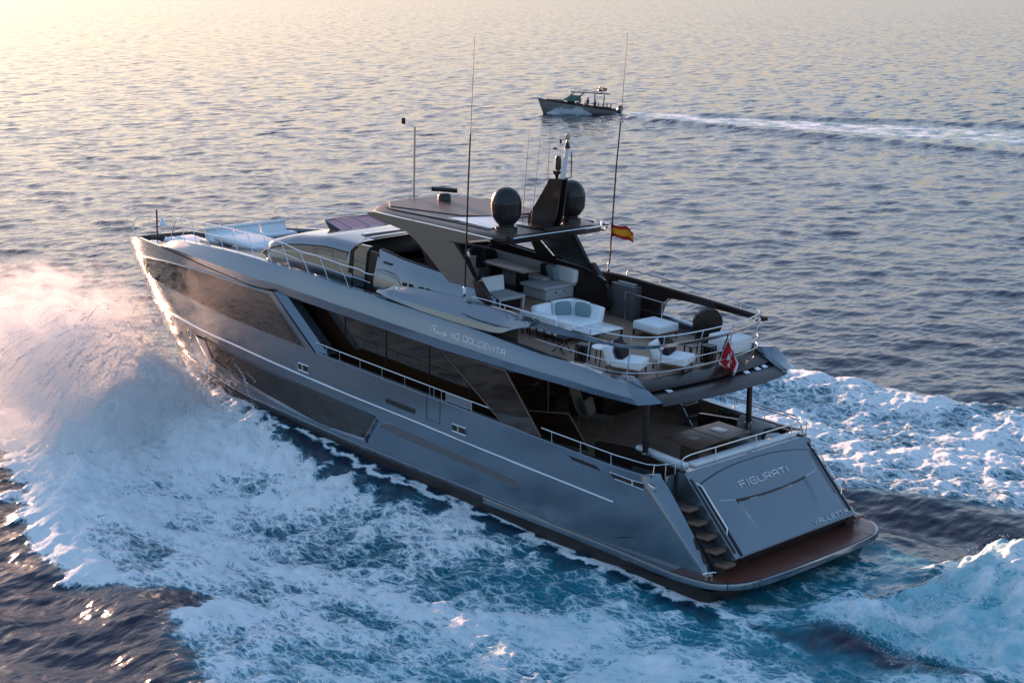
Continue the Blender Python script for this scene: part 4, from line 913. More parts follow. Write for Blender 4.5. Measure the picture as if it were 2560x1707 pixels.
# brown louvred panel, white panel, dark surround
MB().prism([(16.55, 1.1, RZ(16.55)+.085), (15.9, 1.62, RZ(15.9)+.085), (13.3, .95, RZ(13.3)+.105), (12.5, 0, RZ(12.5)+.11), (12.5, -1.9, RZ(12.5)+.085), (15.9, -1.9, RZ(15.9)+.08), (16.6, -1.0, RZ(16.6)+.08)], (0, 0, .035)).build('roof_panel', brown_roof, ht)
MB().prism([(16.0, 1.75, RZ(16.0)+.072), (15.6, 1.9, RZ(15.6)+.075), (13.0, 1.75, RZ(13)+.08), (12.2, 1.2, RZ(12.2)+.09), (12.2, -1.2, RZ(12.2)+.09), (13.0, .9, RZ(13)+.09)], (0, 0, .022)).build('roof_surround', paint_dark, ht)
MB().prism([(13.3, 1.55, RZ(13.3)+.085), (11.3, 1.65, RZ(11.3)+.075), (11.3, .2, RZ(11.3)+.09), (12.6, .2, RZ(12.6)+.10)], (0, 0, .03)).build('roof_hatch', white_g, ht)
MB().prism([(13.2, 1.75, RZ(13.2)+.078), (11.2, 1.83, RZ(11.2)+.07), (11.2, 1.78, RZ(11.2)+.07), (13.2, 1.70, RZ(13.2)+.08)], (0, 0, .02)).build('roof_seam', black, ht)
# aft beam with a bright edge and up-turned tips
R = []
for y in np.linspace(-2.55, 2.0, 24):
    X = 10.2+.16*(y/2)**2*.0; tipk = max(0, -y-1.97)/.6
    R.append([(10.30+.55*tipk, y, 8.12+.05*tipk), (10.12+.5*tipk, y, 8.10+.05*tipk), (10.06+.5*tipk, y, 8.05+.06*tipk), (10.12+.5*tipk, y, 7.90+.14*tipk), (10.5+.3*tipk, y, 7.88+.14*tipk), (10.9, y, 7.95+.1*tipk)])
MB().rings(R).build('hardtop_beam', gloss_brown, ht)
MB().tube([(10.06, y, 8.085) for y in np.linspace(1.95, -1.95, 9)]+[(10.5, -2.45, 8.15)], .026, 6).build('beam_trim', chrome, ht)
for s in S2:
    MB().prism([(11.2, s*2.52, 7.88), (10.35, s*2.62, 8.02), (10.40, s*2.72, 8.05), (11.25, s*2.62, 7.90)], (0, 0, .05)).build('wing_light', chrome, ht)
    MB().tube([(10.35, s*2.55, 7.98), (10.5, s*2.6, 7.85), (12.6, s*2.52, 7.82)], .03, 6).build('arch_fin', gloss_brown, ht)
    leg = [(16.0, 8.36), (15.75, 8.24), (14.92, 8.08), (14.1, 7.93), (13.67, 7.70), (13.08, 7.28), (12.46, 6.80), (12.2, 6.60), (10.95, 6.55), (11.05, 6.80), (11.55, 7.40), (11.95, 7.80), (11.3, 7.90), (10.5, 8.03), (10.4, 8.10), (11.55, 8.17), (13.1, 8.26), (14.5, 8.33), (15.6, 8.40)]
    MB().prism([(x, s*2.44, z) for x, z in leg], (0, s*.12, 0)).build('arch_leg', paint, yacht); w = yacht.children[-1]
    MB().prism([(x, s*2.40, z) for x, z in ((11.98, 7.80), (11.55, 7.36), (11.0, 6.72), (10.72, 6.40), (10.92, 6.62), (11.45, 7.38), (11.80, 7.80))], (0, s*.14, 0)).build('leg_glass_strip', gloss_brown, w)
    MB().prism([(x, s*2.42, z) for x, z in ((11.12, 6.78), (10.86, 6.78), (10.52, 6.42), (10.12, 6.0), (9.95, 5.55), (10.6, 5.55), (10.9, 6.2))], (0, s*.18, 0)).build('leg_foot', paint_dark, w)
    MB().prism([(x, s*2.352, z) for x, z in ((13.9, 7.85), (12.4, 6.75), (10.9, 6.45), (9.95, 5.5), (15.5, 5.8), (15.5, 6.9), (12.9, 6.70), (13.0, 6.95))][:4]+[(x, s*2.30, z) for x, z in ((10.3, 5.4), (12.4, 5.6))], (0, s*.04, 0)).build('leg_lining', gloss_brown, w)
# satellite domes
for s in S2:
    d = MB(); d.lathe([(.0, 1.42), (.12, 1.41), (.24, 1.36), (.34, 1.27), (.42, 1.14), (.455, 1.0), (.465, .93)], (10.88, s*1.42, 8.08), 32)
    d.build('satellite_dome', dome_m, yacht, ang=60); w = yacht.children[-1]
    MB().lathe([(.467, .93), (.455, .70), (.44, .55), (.30, .34), (.24, .30), (.24, .26), (.33, .24), (.34, .05), (.36, .0)], (10.88, s*1.42, 8.08), 32).build('dome_base', dome_m, w)
# mast
mk = MB()
mk.prism([(11.35, .02, 8.18), (11.32, .02, 8.45), (10.55, .02, 9.5), (10.45, .02, 9.68), (9.95, .02, 9.70), (10.0, .02, 9.4), (10.15, .02, 8.6), (10.35, .02, 8.14)], (0, -.06, 0))
mk.prism([(11.35, -.34, 8.18), (11.32, -.34, 8.45), (10.55, -.30, 9.5), (10.45, -.28, 9.68), (9.95, -.28, 9.70), (10.0, -.30, 9.4), (10.15, -.34, 8.6), (10.35, -.34, 8.14)], (0, .06, 0))
mk.build('radar_mast', gloss_brown, yacht); mo = yacht.children[-1]
MB().prism([(11.2, -.03, 8.3), (10.5, -.03, 9.5), (10.2, -.03, 9.6), (10.35, -.03, 8.6), (10.6, -.03, 8.2)], (0, -.25, 0)).build('mast_core', black, mo)
for k in range(11): MB().tube([(10.28-.02*k+.05, -.02, 8.62+.075*k), (10.28-.02*k+.05, -.28, 8.62+.075*k)], .014, 4).build('mast_louvre', chrome, mo)
MB().tube([(10.05, -.15, 9.70), (9.96, -.15, 10.2), (9.88, -.15, 10.66)], [.09, .075, .05], 10).build('mast_pole', white_g, mo)
MB().lathe([(.10, 0), (.02, .26)], (9.87, -.15, 10.62), 12).build('mast_cone', black, mo)
MB().lathe([(.02, 0), (.08, .05), (.09, .10), (.06, .17), (.0, .19)], (9.86, -.15, 10.88), 14).build('mast_ball', pbr('amber_lens', (.5, .36, .3), rough=.12), mo)
MB().lathe([(.05, -.05), (.095, 0), (.095, .30), (.07, .38), (.0, .40)], (10.24, -.15, 9.98), 16).build('mast_lamp', black, mo)
MB().lathe([(.04, -.28), (.06, -.18), (.14, -.1), (.14, -.04)], (10.29, -.15, 9.96), 14).build('horn', black, mo)
MB().tube([(9.92, -.15, 10.45), (10.35, -.15, 10.56)], .014, 5).tube([(9.9, -.15, 10.62), (10.16, -.15, 10.66), (10.16, -.15, 10.74)], .012, 5).build('mast_arm', chrome, mo)
MB().box((10.37, -.15, 10.58), (.08, .08, .06)).build('wind_sensor', black, mo)
MB().lathe([(.02, 0), (.035, .06), (.035, .13), (.01, .14)], (10.15, -.15, 10.74), 10).build('wind_vane', black, mo)
MB().tube([(10.0, -.15, 9.71), (9.7, -.15, 9.76), (9.7, -.15, 10.5)], .018, 6).build('mast_rod', black, mo)
MB().box((10.7, -.15, 8.2), (1.2, 1.4, .10), bev=.03).build('mast_foot', gloss_brown, mo)
# whips, tall aerials, light pole, radar scanner
for (a, b) in (((11.32, .3, 8.2), (11.02, .3, 11.15)), ((11.03, .2, 8.2), (10.63, .2, 11.06)), ((11.09, -.5, 8.2), (10.91, -.5, 11.15)), ((10.3, -.4, 9.3), (10.05, -.4, 11.1))):
    MB().tube([a, b], [.012, .006], 5).build('whip_aerial', black, yacht)
for s in S2:
    MB().tube([(10.82, s*3.21, 6.40), (10.62, s*3.25, 9.8), (10.5, s*3.28, 11.2)], [.026, .024, .022], 8).tube([(10.5, s*3.28, 11.2), (10.30, s*3.31, 13.99)], [.012, .006], 6).build('tall_aerial', gloss_brown, yacht); w = yacht.children[-1]
    MB().lathe([(.05, 0), (.05, .18), (.035, .2)], (10.82, s*3.21, 6.50), 10).build('aerial_collar', white_g, w)
    MB().tube([(10.82, s*3.21, 6.52), (10.95, s*3.18, 6.34), (10.8, s*3.16, 6.30)], .022, 6).build('aerial_bracket', chrome, w)
MB().tube([(16.62, -.04, 8.45), (16.55, -.04, 10.87)], .036, 8).build('light_pole', chrome, yacht); w = yacht.children[-1]
MB().tube([(16.55, -.04, 10.87), (17.1, -.04, 10.93)], .016, 6).build('pole_arm', chrome, w)
MB().box((17.1, -.04, 11.02), (.10, .10, .2), bev=.02).build('pole_lamp', black, w)
for a in (.25, -.25): MB().tube([(16.62+abs(a)*.3, -.04+a, 8.46), (16.6, -.04+a*.2, 8.62)], .012, 5).build('pole_stay', chrome, w)
MB().lathe([(.22, 0), (.22, .22), (.19, .27), (.12, .30)], (15.74, -.6, RZ(15.7)+.06), 20).build('radar_pedestal', black, yacht); w = yacht.children[-1]
MB().tube([(16.04, -.30, 8.86), (15.44, -.90, 8.80)], .075, 10).build('radar_scanner', white_g if False else dome_m, w)

# ------------------------------------------------------------------ foredeck gear and rails
for s in S2:
    def fr(X, h, inb=0.0): return (X, s*(Bh(min(X, 28.0), 5.5)-.33-inb), BTOP(min(X, 27.6))+h)
    top = [fr(27.4, .05), fr(27.15, .45, .0), fr(26.9, .74, .02), fr(26.6, .78, .05)]+[fr(X, .74, .06) for X in np.linspace(25.5, 19.5, 10)]+[fr(X, .62, .06) for X in np.linspace(18.5, 15.6, 5)]+[fr(15.2, .55, .06), fr(14.95, .55, .3)]
    mid = [fr(27.3, .30, .0)]+[fr(X, .40, .03) for X in np.linspace(26.0, 19.5, 10)]+[fr(X, .33, .04) for X in np.linspace(18.5, 15.6, 5)]+[fr(15.1, .28, .1)]
    rail(catmull(top, 3), [(fr(X, -.02, -.02), fr(X+.55, .74 if X+.5 > 19 else .62, .06)) for X in (26.0, 25.0, 24.0, 23.0, 22.0, 21.0, 20.0, 19.0, 18.0, 17.0, 16.0)], r=.019, rp=.014, name='foredeck_rail', mids=[catmull(mid, 3)])
# pulpit along the starboard bow
pt = [(32.9, .15, 5.55), (33.1, .12, 5.95), (32.9, .05, 6.25), (32.4, -.25, 6.35), (31.2, -.9, 6.42), (29.6, -1.6, 6.5), (28.0, -2.1, 6.55), (27.3, -2.3, 6.5)]
rail(catmull(pt, 4), [((x, y-.06, 5.45), (x+.1, y, z)) for x, y, z in pt[3:]], r=.018, rp=.013, name='pulpit_rail', mids=[[(x, y, z-.35) for x, y, z in pt[3:]]])
for s in S2:
    b = MB(); b.grid([[(X, s*max(.02, Bh(X, 5.4)-.02), SEAM(X)-.005), (X, s*max(.02, Bh(X, 5.4)-.16), SEAM(X)), (X, s*max(.01, Bh(X, 5.4)-.18), SEAM(X)-.35)] for X in np.linspace(27.6, 33.3, 20)]); b.build('bow_bulwark', paint, yacht)
MB().box((31.4, .25, 5.45), (.45, .35, .18), bev=.05).build('anchor_windlass', chrome, yacht)
MB().box((30.7, -.3, 5.42), (.35, .3, .22), bev=.06).build('anchor_windlass', chrome, yacht)
cleat((30.4, .85, 5.42), .3, yacht, 1.2); cleat((31.6, -.45, 5.38), -.3, yacht, 1.2)
MB().tube([(31.6, 0, 5.35), (31.58, 0, 6.75)], .035, 8).build('bow_light_mast', paint_dark, yacht); w = yacht.children[-1]
MB().lathe([(.02, .30), (.06, .24), (.10, .10), (.16, 0)], (31.3, -.05, 6.12), 16).build('bell', chrome, w)
MB().tube([(31.58, 0, 6.4), (31.3, -.05, 6.42)], .012, 5).build('bell_arm', chrome, w)
# sunken lounge on the foredeck
MB().box((25.6, -.3, 6.05), (2.6, 3.2, .25), rot=eul(0, -1, 0), bev=.06).build('lounge_plinth', white_g, yacht)
MB().box((23.6, 0, 6.18), (1.6, 3.4, .22), bev=.08).build('coach_roof', paint, yacht)
MB().box((23.3, -1.9, 6.42), (.5, .7, .26), bev=.03).build('skylight_frame', black, yacht)
# ------------------------------------------------------------------ furniture on the open upper deck
def FZ(x, h=0.0): return zf(x)+.002+h
UP = 'on the upper open deck'
# white corner sofa
t = thing('corner_sofa', 'white angular corner sofa with loose back cushions behind the port rail of the upper deck', 'sofa', (9.3, .45, FZ(9.3)), 0, 'white seating on the upper deck')
MB().box((0, .1, .22), (1.6, 1.9, .08), bev=.02).build('sofa_frame', wood, t)
for p in ((-.7, -.7), (.7, -.7), (-.75, .95), (.7, .95)): MB().tube([(p[0], p[1], .2), (p[0], p[1], 0)], .022, 6).build('leg', dark_f, t)
MB().cushion((.05, .05, .36), (1.5, 1.75, .22), puff=.1).build('seat', white_f, t)
MB().box((.80, -.25, .50), (.10, 1.5, .46), rot=eul(0, 8, 0), bev=.04).box((.30, -1.02, .50), (1.05, .10, .46), rot=eul(8, 0, 0), bev=.04).box((.15, 1.06, .46), (1.5, .10, .50), rot=eul(-6, 0, 0), bev=.04).build('sofa_shell', white_f, t)
for c, d, r in (((.62, .45, .60), (.22, .78, .42), eul(0, 12, 8)), ((.62, -.42, .62), (.22, .74, .44), eul(0, 12, -4)), ((.30, -.84, .62), (.72, .22, .44), eul(12, 0, 6)), ((-.35, -.86, .60), (.62, .22, .42), eul(10, 0, 0)), ((.10, .86, .54), (.85, .22, .30), eul(-8, 0, 3)), ((-.60, .80, .50), (.55, .30, .26), eul(-5, 0, -4))):
    MB().cushion(c, (d[0], d[1], d[2]+.06), r, puff=.14, r=.05).build('back_cushion', white_f, t)
for k_ in range(5): MB().box((-.5+.32*k_, 1.135, .24), (.035, .03, .46), rot=eul(-6, 14, 0)).build('slat_leg', dark_f, t)
def pillow(loc, rot, m, label, cat='pillow', size=.46, group=None):
    t = thing('pillow', label, cat, loc, 0, group); mb = MB()
    mb.cushion((0, 0, 0), (size, .14, size), rot, puff=.75, r=.05); mb.build('cover', m, t); return t
pillow((9.62, .22, FZ(9.6, .66)), eul(-14, 8, 55), teal_f, 'dusty teal scatter pillow at the left in the white corner sofa', group='scatter pillows')
pillow((9.18, -.18, FZ(9.2, .66)), eul(-14, 0, 20), teal_f, 'dusty teal scatter pillow at the right in the white corner sofa, beside its arm', group='scatter pillows')
# low table in front of it
t = thing('coffee_table', 'low white-topped coffee table with dark legs beside the white corner sofa', 'table', (8.25, .35, FZ(8.25)))
MB().box((0, 0, .40), (1.05, 1.45, .04), bev=.01).build('table_top', white_g, t)
for x in (-.48, .48):
    for y in (-.68, .68): MB().box((x, y, .19), (.05, .05, .38)).build('leg', dark_f, t)
MB().box((0, .68, .36), (.95, .03, .03)).build('apron', dark_f, t); MB().box((-.48, 0, .36), (.03, 1.35, .03)).build('apron', dark_f, t)
# dining chair backs along the port rail: three-panel bench seen from behind
# ottoman
t = thing('ottoman', 'square white ottoman on a dark low frame in the middle of the upper deck', 'ottoman', (7.66, -1.78, FZ(7.66)), 0, 'white seating on the upper deck')
MB().cushion((0, 0, .31), (1.0, 1.0, .25), puff=.08, r=.04).build('cushion', white_f, t)
MB().box((0, 0, .16), (.98, .98, .05)).build('frame', wood, t)
for x in (-.46, .46):
    for y in (-.46, .46): MB().box((x, y, .07), (.05, .05, .14)).build('leg', dark_f, t)
t = thing('pouf', 'large white box-shaped pouf at the starboard stern corner of the upper deck', 'pouf', (5.22, -2.3, FZ(5.22)), 0, 'white seating on the upper deck')
MB().cushion((0, 0, .27), (.95, .95, .46), puff=.1, r=.06).build('cushion', white_f, t)
MB().box((0, 0, .03), (.9, .9, .06)).build('base', dark_f, t)
# two lounge chairs
def lounge(label, loc, rz):
    t = thing('lounge_chair', label, 'lounge chair', loc, rz, 'white lounge chairs at the stern rail')
    MB().cushion((-.10, 0, .30), (.86, .84, .22), puff=.06, r=.035).build('seat', white_f, t)
    MB().cushion((.42, -.02, .50), (.24, .90, .52), eul(0, 24, 0), puff=.08, r=.04).build('backrest', white_f, t)
    MB().box((0, 0, .17), (.95, .86, .05)).build('frame', wood, t)
    for x in (-.45, .42):
        for y in (-.4, .4): MB().box((x, y, .075), (.035, .035, .15)).build('leg', dark_f, t)
    return t
L1 = lounge('white low lounge chair with dark pillows, nearer the port corner of the stern rail', (5.48, 2.08, FZ(5.48)), math.radians(22))
L2 = dup(L1, (5.02, .62, FZ(5.02)), math.radians(20), 'white low lounge chair with dark pillows, the one right behind the stern flag')
for bx, by, tag_ in ((5.48, 2.08, 'the port lounge chair'), (5.02, .62, 'the lounge chair behind the stern flag')):
    for k, (dx_, h, sz, lab) in enumerate(((.13, .56, .50, 'dark lumpy pillow leaning in front on '), (.30, .70, .44, 'dark pillow propped at the back on '))):
        t = thing('pillow', lab+tag_, 'pillow', (bx+dx_, by+.02-.05*k, FZ(bx, h)), math.radians(22), 'dark pillows on the lounge chairs')
        MB().cushion((0, 0, 0), (.17, .74-.2*k, .36), eul(0, 30, 0), puff=.25, r=.045).build('cover', dark_f, t)
# side tables and stools
t = thing('side_table', 'small round white-topped side table with thin dark legs by the port rail', 'table', (6.37, 2.12, FZ(6.37)))
MB().lathe([(.30, .49), (.31, .51), (.29, .53)], n=24).build('table_top', white_g, t)
for a in (0, 2.1, 4.2): MB().tube([(.22*math.cos(a), .22*math.sin(a), 0), (.2*math.cos(a), .2*math.sin(a), .5)], .018, 6).build('leg', dark_f, t)
t = thing('lantern', 'black slatted lantern on the deck under the cap rail by the round side table', 'lantern', (6.98, 2.25, FZ(6.98)), .3, 'black slatted lanterns')
def lantern(t):
    MB().box((0, 0, .03), (.34, .34, .05)).build('base', black, t); MB().box((0, 0, .46), (.34, .34, .05)).build('lid', black, t)
    MB().box((0, 0, .24), (.22, .22, .40)).build('chamber', glass, t)
    for x in (-.15, 0, .15):
        for y in (-.15, 0, .15):
            if x or y: MB().box((x, y, .24), (.04, .04, .4)).build('slat', black, t)
lantern(t)
t = thing('lantern', 'black slatted lantern on the deck between the rear lounge chair and the white pouf', 'lantern', (4.85, -.80, FZ(4.85)), .2, 'black slatted lanterns'); lantern(t)
t = thing('side_table', 'narrow dark side table between the rear lounge chair and the black lantern', 'table', (5.15, -.35, FZ(5.15)))
MB().box((0, 0, .46), (.32, .32, .03)).build('table_top', gloss_brown, t)
for x in (-.13, .13):
    for y in (-.13, .13): MB().box((x, y, .23), (.03, .03, .46)).build('leg', dark_f, t)
t = thing('folding_stool', 'dark folding stool with crossed legs behind the white corner sofa at the port rail', 'stool', (7.9, 2.1, FZ(7.9)), .1)
MB().box((0, 0, .45), (.4, .4, .03)).build('seat', dark_f, t)
for y in (-.17, .17):
    MB().tube([(-.22, y, 0), (.2, y, .45)], .018, 6).build('leg', dark_f, t); MB().tube([(.22, y, 0), (-.2, y, .45)], .018, 6).build('leg', dark_f, t)
# round dark stern drum and bar cabinet
t = thing('drum_winch', 'round dark upright drum standing beside the white pouf and the stair rail', 'drum', (6.35, -2.62, FZ(6.35)), math.radians(-20))
MB().lathe([(.0, .15), (.44, .15), (.47, .10), (.47, -.10), (.44, -.15), (.0, -.15)], (0, 0, .56), 36, axis=(1, 0, 0)).build('disc', gloss_brown, t)
MB().box((0, 0, .10), (.35, .6, .2), bev=.03).build('foot', black, t)
bc = MB().box((9.68, -2.93, zf(9.68)+.54), (.96, .76, 1.06), rot=eul(0, -4.3, 0), bev=.02).build('bar_cabinet', pbr('dark_steel_paint', (.15, .15, .165), rough=.35, metal=.4), yacht)
MB().box((9.68, -2.98, zf(9.68)+1.05), (.96, .70, .05), rot=eul(0, -4.3, 0), bev=.012).build('counter_top', gloss_brown, bc)
MB().box((9.70, -2.98, zf(9.7)+1.082), (.72, .42, .02), rot=eul(0, -4.3, 0)).build('sink', white_g, bc)
MB().box((9.20, -2.98, zf(9.2)+.9), (.01, .6, .03)).build('handle', chrome, bc)
MB().box((10.72, -2.45, zf(10.7)+.15), (.5, .55, .30), rot=eul(0, -4.3, 0), bev=.02).build('deck_step', taupe, yacht)
# raised lounge floor under the hardtop: long sofa, sun pad, dining table, bench
RF = .33
MB().prism([(10.95, 2.3, zf(10.95)+.01), (16.0, 2.3, zf(16.0)+.01), (16.0, -2.3, zf(16.0)+.01), (10.95, -2.3, zf(10.95)+.01)], (0, 0, RF-.01)).build('lounge_floor', deck_teak, yacht)
def GZ(x, h=0.0): return zf(x)+RF+.002+h
t = thing('long_sofa', 'long pale grey built-in sofa along the starboard side under the hardtop', 'sofa', (13.3, -1.9, GZ(13.3)))
MB().box((.6, -.05, .2), (3.4, .55, .4), bev=.03).build('sofa_base', grey_f, t)
MB().cushion((.6, -.02, .46), (3.3, .56, .14), puff=.1).build('seat', grey_f, t)
MB().box((.55, -.34, .66), (3.3, .14, .46), rot=eul(8, 0, 0), bev=.06).box((2.25, .35, .66), (.16, 1.4, .46), bev=.06).build('backrest', grey_f, t)
MB().cushion((-1.45, -.34, .68), (.95, .24, .46), puff=.2, r=.08).build('headrest', white_f, t)
for x, lab in ((12.42, 'dark square pillow in the middle of the long grey sofa under the hardtop'), (15.0, 'dark square pillow at the forward end of the long grey sofa under the hardtop')):
    pillow((x, -2.02, GZ(x, .70)), eul(-16, 0, 8), dark_f, lab, group='scatter pillows')
pillow((12.16, -1.96, GZ(12.1, .70)), eul(-18, 0, -14), teal_f, 'blue-grey pillow leaning against the dark pillow on the long grey sofa', group='scatter pillows')
t = thing('sun_pad', 'square pale grey sun pad at the stern end of the long grey sofa', 'sun pad', (12.02, -1.65, GZ(12.02)))
MB().box((0, 0, .20), (1.0, 1.3, .38), bev=.03).build('pad_base', grey_f, t)
MB().cushion((0, -.02, .41), (1.10, 1.62, .10), puff=.08, r=.03).build('cushion', grey_f, t)
for y in (-.2, .2): MB().lathe([(.03, 0), (.03, .02)], (-.5, y, .25), 10, axis=(-1, 0, 0)).build('stud', black, t)
t = thing('dining_table', 'long pale-topped dining table in front of the long grey sofa under the hardtop', 'table', (13.6, -1.38, GZ(13.6)))
MB().box((0, -.06, .70), (1.95, .78, .045), bev=.012).build('table_top', pbr('pale_wood', (.42, .36, .32), rough=.35, var=.1), t)
for x in (-.6, .6): MB().box((x, -.06, .34), (.14, .45, .68)).build('pedestal', gloss_brown, t)
t = thing('bench_seat', 'blue-white bench seat with a low back at the foot of the port arch leg', 'bench', (11.75, .78, GZ(11.75)))
MB().box((0, 0, .40), (1.0, 1.15, .10), bev=.02).build('seat', grey_f, t)
MB().box((.45, -.05, .66), (.10, .95, .48), rot=eul(0, 10, 0), bev=.05).build('backrest', white_f, t)
MB().box((.04, 0, .20), (.82, 1.0, .34)).build('bench_base', gloss_brown, t)
for y in (-.52, .52): MB().box((-.46, y, .19), (.05, .05, .38)).build('leg', white_g, t)
t = thing('bar_counter', 'pale grey bar counter with drawers at the forward end of the dining table', 'counter', (14.9, -.55, GZ(14.9)))
MB().box((0, 0, .45), (.6, 1.0, .88), bev=.02).build('counter_body', grey_f, t); MB().box((0, 0, .905), (.64, 1.04, .03)).build('counter_top', white_g, t)
MB().box((-.302, .2, .6), (.01, .45, .45)).build('drawer', black, t)
# inner bridge bulkhead dividing the deck lounge from the helm
MB().box((16.0, 0, zf(16)+.5), (.08, 4.2, 1.0)).build('bridge_bulkhead', gloss_brown, yacht)

# ------------------------------------------------------------------ aft cockpit on the main deck
def MZ(x, h=0.0): return zm(x)+.002+h
t = thing('cockpit_table', 'walnut dining table in the aft cockpit under the overhang', 'table', (4.58, -.47, MZ(4.58)))
MB().box((0, .0, .735), (1.22, 2.62, .05), bev=.015).build('table_top', pbr('warm_table_veneer', (.15, .088, .060), rough=.42, var=.15, scale=4), t)
MB().box((.0, .63, .752), (.30, .34, .025)).build('cup_well', black, t)
MB().tube([(-.6, 0, .762), (.6, 0, .762)], .006, 4).build('leaf_joint', black, t)
for y in (-.75, .75): MB().box((0, y, .36), (.5, .28, .72), bev=.02).build('pedestal', wood, t)
t = thing('table_mat', 'square white mat lying on the walnut cockpit table', 'mat', (4.58, -1.08, MZ(4.58, .765)))
MB().box((0, 0, .006), (.40, .38, .012), bev=.004).build('mat', white_g, t)
t = thing('cockpit_sofa', 'C-shaped pale blue-grey cockpit sofa curving round the table against the transom', 'sofa', (3.1, -.3, MZ(3.1)))
MB().cushion((.40, -.25, .46), (.60, 4.6, .16), puff=.06, r=.05).build('seat', white_f, t)
MB().box((.02, -.15, .74), (.24, 5.0, .16), rot=eul(0, 8, 0), bev=.06).box((.0, -.15, .45), (.12, 5.0, .5), bev=.03).build('backrest', white_f, t)
MB().box((.40, -.25, .19), (.52, 4.6, .38)).build('sofa_base', grey_f, t)
MB().cushion((1.15, 2.18, .46), (1.5, .60, .16), puff=.06, r=.05).build('side_seat', white_f, t)
MB().box((1.0, 2.46, .74), (1.9, .22, .16), rot=eul(0, 0, -5), bev=.06).build('side_backrest', white_f, t)
MB().box((1.15, 2.2, .19), (1.5, .5, .38)).build('side_base', grey_f, t)
t = thing('bolster_seat', 'grey upholstered seat with a fat rolled back at the starboard end of the cockpit table', 'seat', (4.35, -2.30, MZ(4.35)))
MB().box((0, .05, .22), (1.15, .8, .42), bev=.04).build('seat', grey_f, t)
MB().tube([(-.62, -.25, .62), (.60, -.25, .62)], .24, 14, sq=(.75, 1.1)).build('backrest', grey_f, t)
pillow((3.62, -2.25, MZ(3.6, .62)), eul(-10, 0, 70), dark_f, 'dark pillow propped at the end of the grey bolster seat', group='scatter pillows')
pillow((3.35, -2.0, MZ(3.4, .60)), eul(-20, 0, 60), grey_f, 'pale grey pillow lying on the cockpit sofa by the bolster seat', group='scatter pillows')
t = thing('wicker_chair', 'taupe woven easy chair with a square pillow by the saloon door', 'chair', (8.35, .25, MZ(8.35)), math.radians(200))
sh_ = MB(); sh_.grid([[(x, y, z) for y in np.linspace(-.36, .36, 7)] for x, z in catmull([(.50, .36, 0), (.15, .34, 0), (-.2, .36, 0), (-.42, .55, 0), (-.60, .95, 0), (-.74, 1.22, 0)], 4) for x, z in [(x, z)]] if False else [[(p[0], y*(1-.25*max(0, p[1]-.7)), p[1]+.10*(y/.36)**2) for y in np.linspace(-.36, .36, 7)] for p in catmull([(.50, .36, 0), (.15, .34, 0), (-.2, .36, 0), (-.42, .55, 0), (-.60, .95, 0), (-.74, 1.22, 0)], 4)])
sh_.build('seat_shell', taupe, t)
MB().tube(catmull([(.5, .34, .36), (.45, .36, .05), (.2, .38, .02), (-.3, .38, .02), (-.3, .36, .40)], 4), .014, 6).build('leg', taupe, t)
MB().tube(catmull([(.5, -.34, .36), (.45, -.36, .05), (.2, -.38, .02), (-.3, -.38, .02), (-.3, -.36, .40)], 4), .014, 6).build('leg', taupe, t)
t2 = thing('pillow', 'square taupe pillow standing in the woven easy chair', 'pillow', (8.5, .2, MZ(8.5, .70)), math.radians(200), 'scatter pillows')
MB().cushion((0, 0, 0), (.14, .5, .5), eul(0, -20, 0), puff=.6, r=.05).build('cover', taupe, t2)
t = thing('sideboard', 'long dark sideboard with a bright bottle tray inside the saloon doorway', 'sideboard', (9.15, -1.65, MZ(9.15)))
MB().box((0, 0, .30), (.5, 1.6, .5), bev=.02).build('cabinet', gloss_brown, t); MB().box((0, -.45, .58), (.14, .30, .06)).build('tray', chrome, t)

# ------------------------------------------------------------------ foredeck lounge
t = thing('foredeck_sofa', 'white foredeck sofa with a three-part backrest standing across the bow lounge', 'sofa', (26.5, -.45, 6.10), 0, None, False)
for k in range(3):
    y = 1.22-1.22*k
    MB().cushion((-.12, y, .28), (.20, 1.16, .36), eul(0, 14, 0), puff=.12, r=.05).build('back_cushion', white_f, t)
    MB().box((-.02, y, .50), (.46, 1.21, .10), rot=eul(0, 10, 0), bev=.035).build('headrest', white_f, t)
MB().cushion((-.55, 0, .10), (.75, 3.6, .16), puff=.08).build('seat', white_f, t)
t = thing('sun_pad', 'white rounded sun pad on the foredeck just ahead of the pilothouse', 'sun pad', (24.3, .9, 6.22), 0)
MB().cushion((0, 0, .12), (2.6, 1.5, .24), puff=.2, r=.10).build('cushion', white_f, t)
t = thing('sun_pad', 'white sun pad at the bow in front of the foredeck sofa', 'sun pad', (28.6, .35, 5.62), 0)
MB().cushion((0, 0, .12), (2.2, 1.3, .24), puff=.2, r=.10).build('cushion', white_f, t)

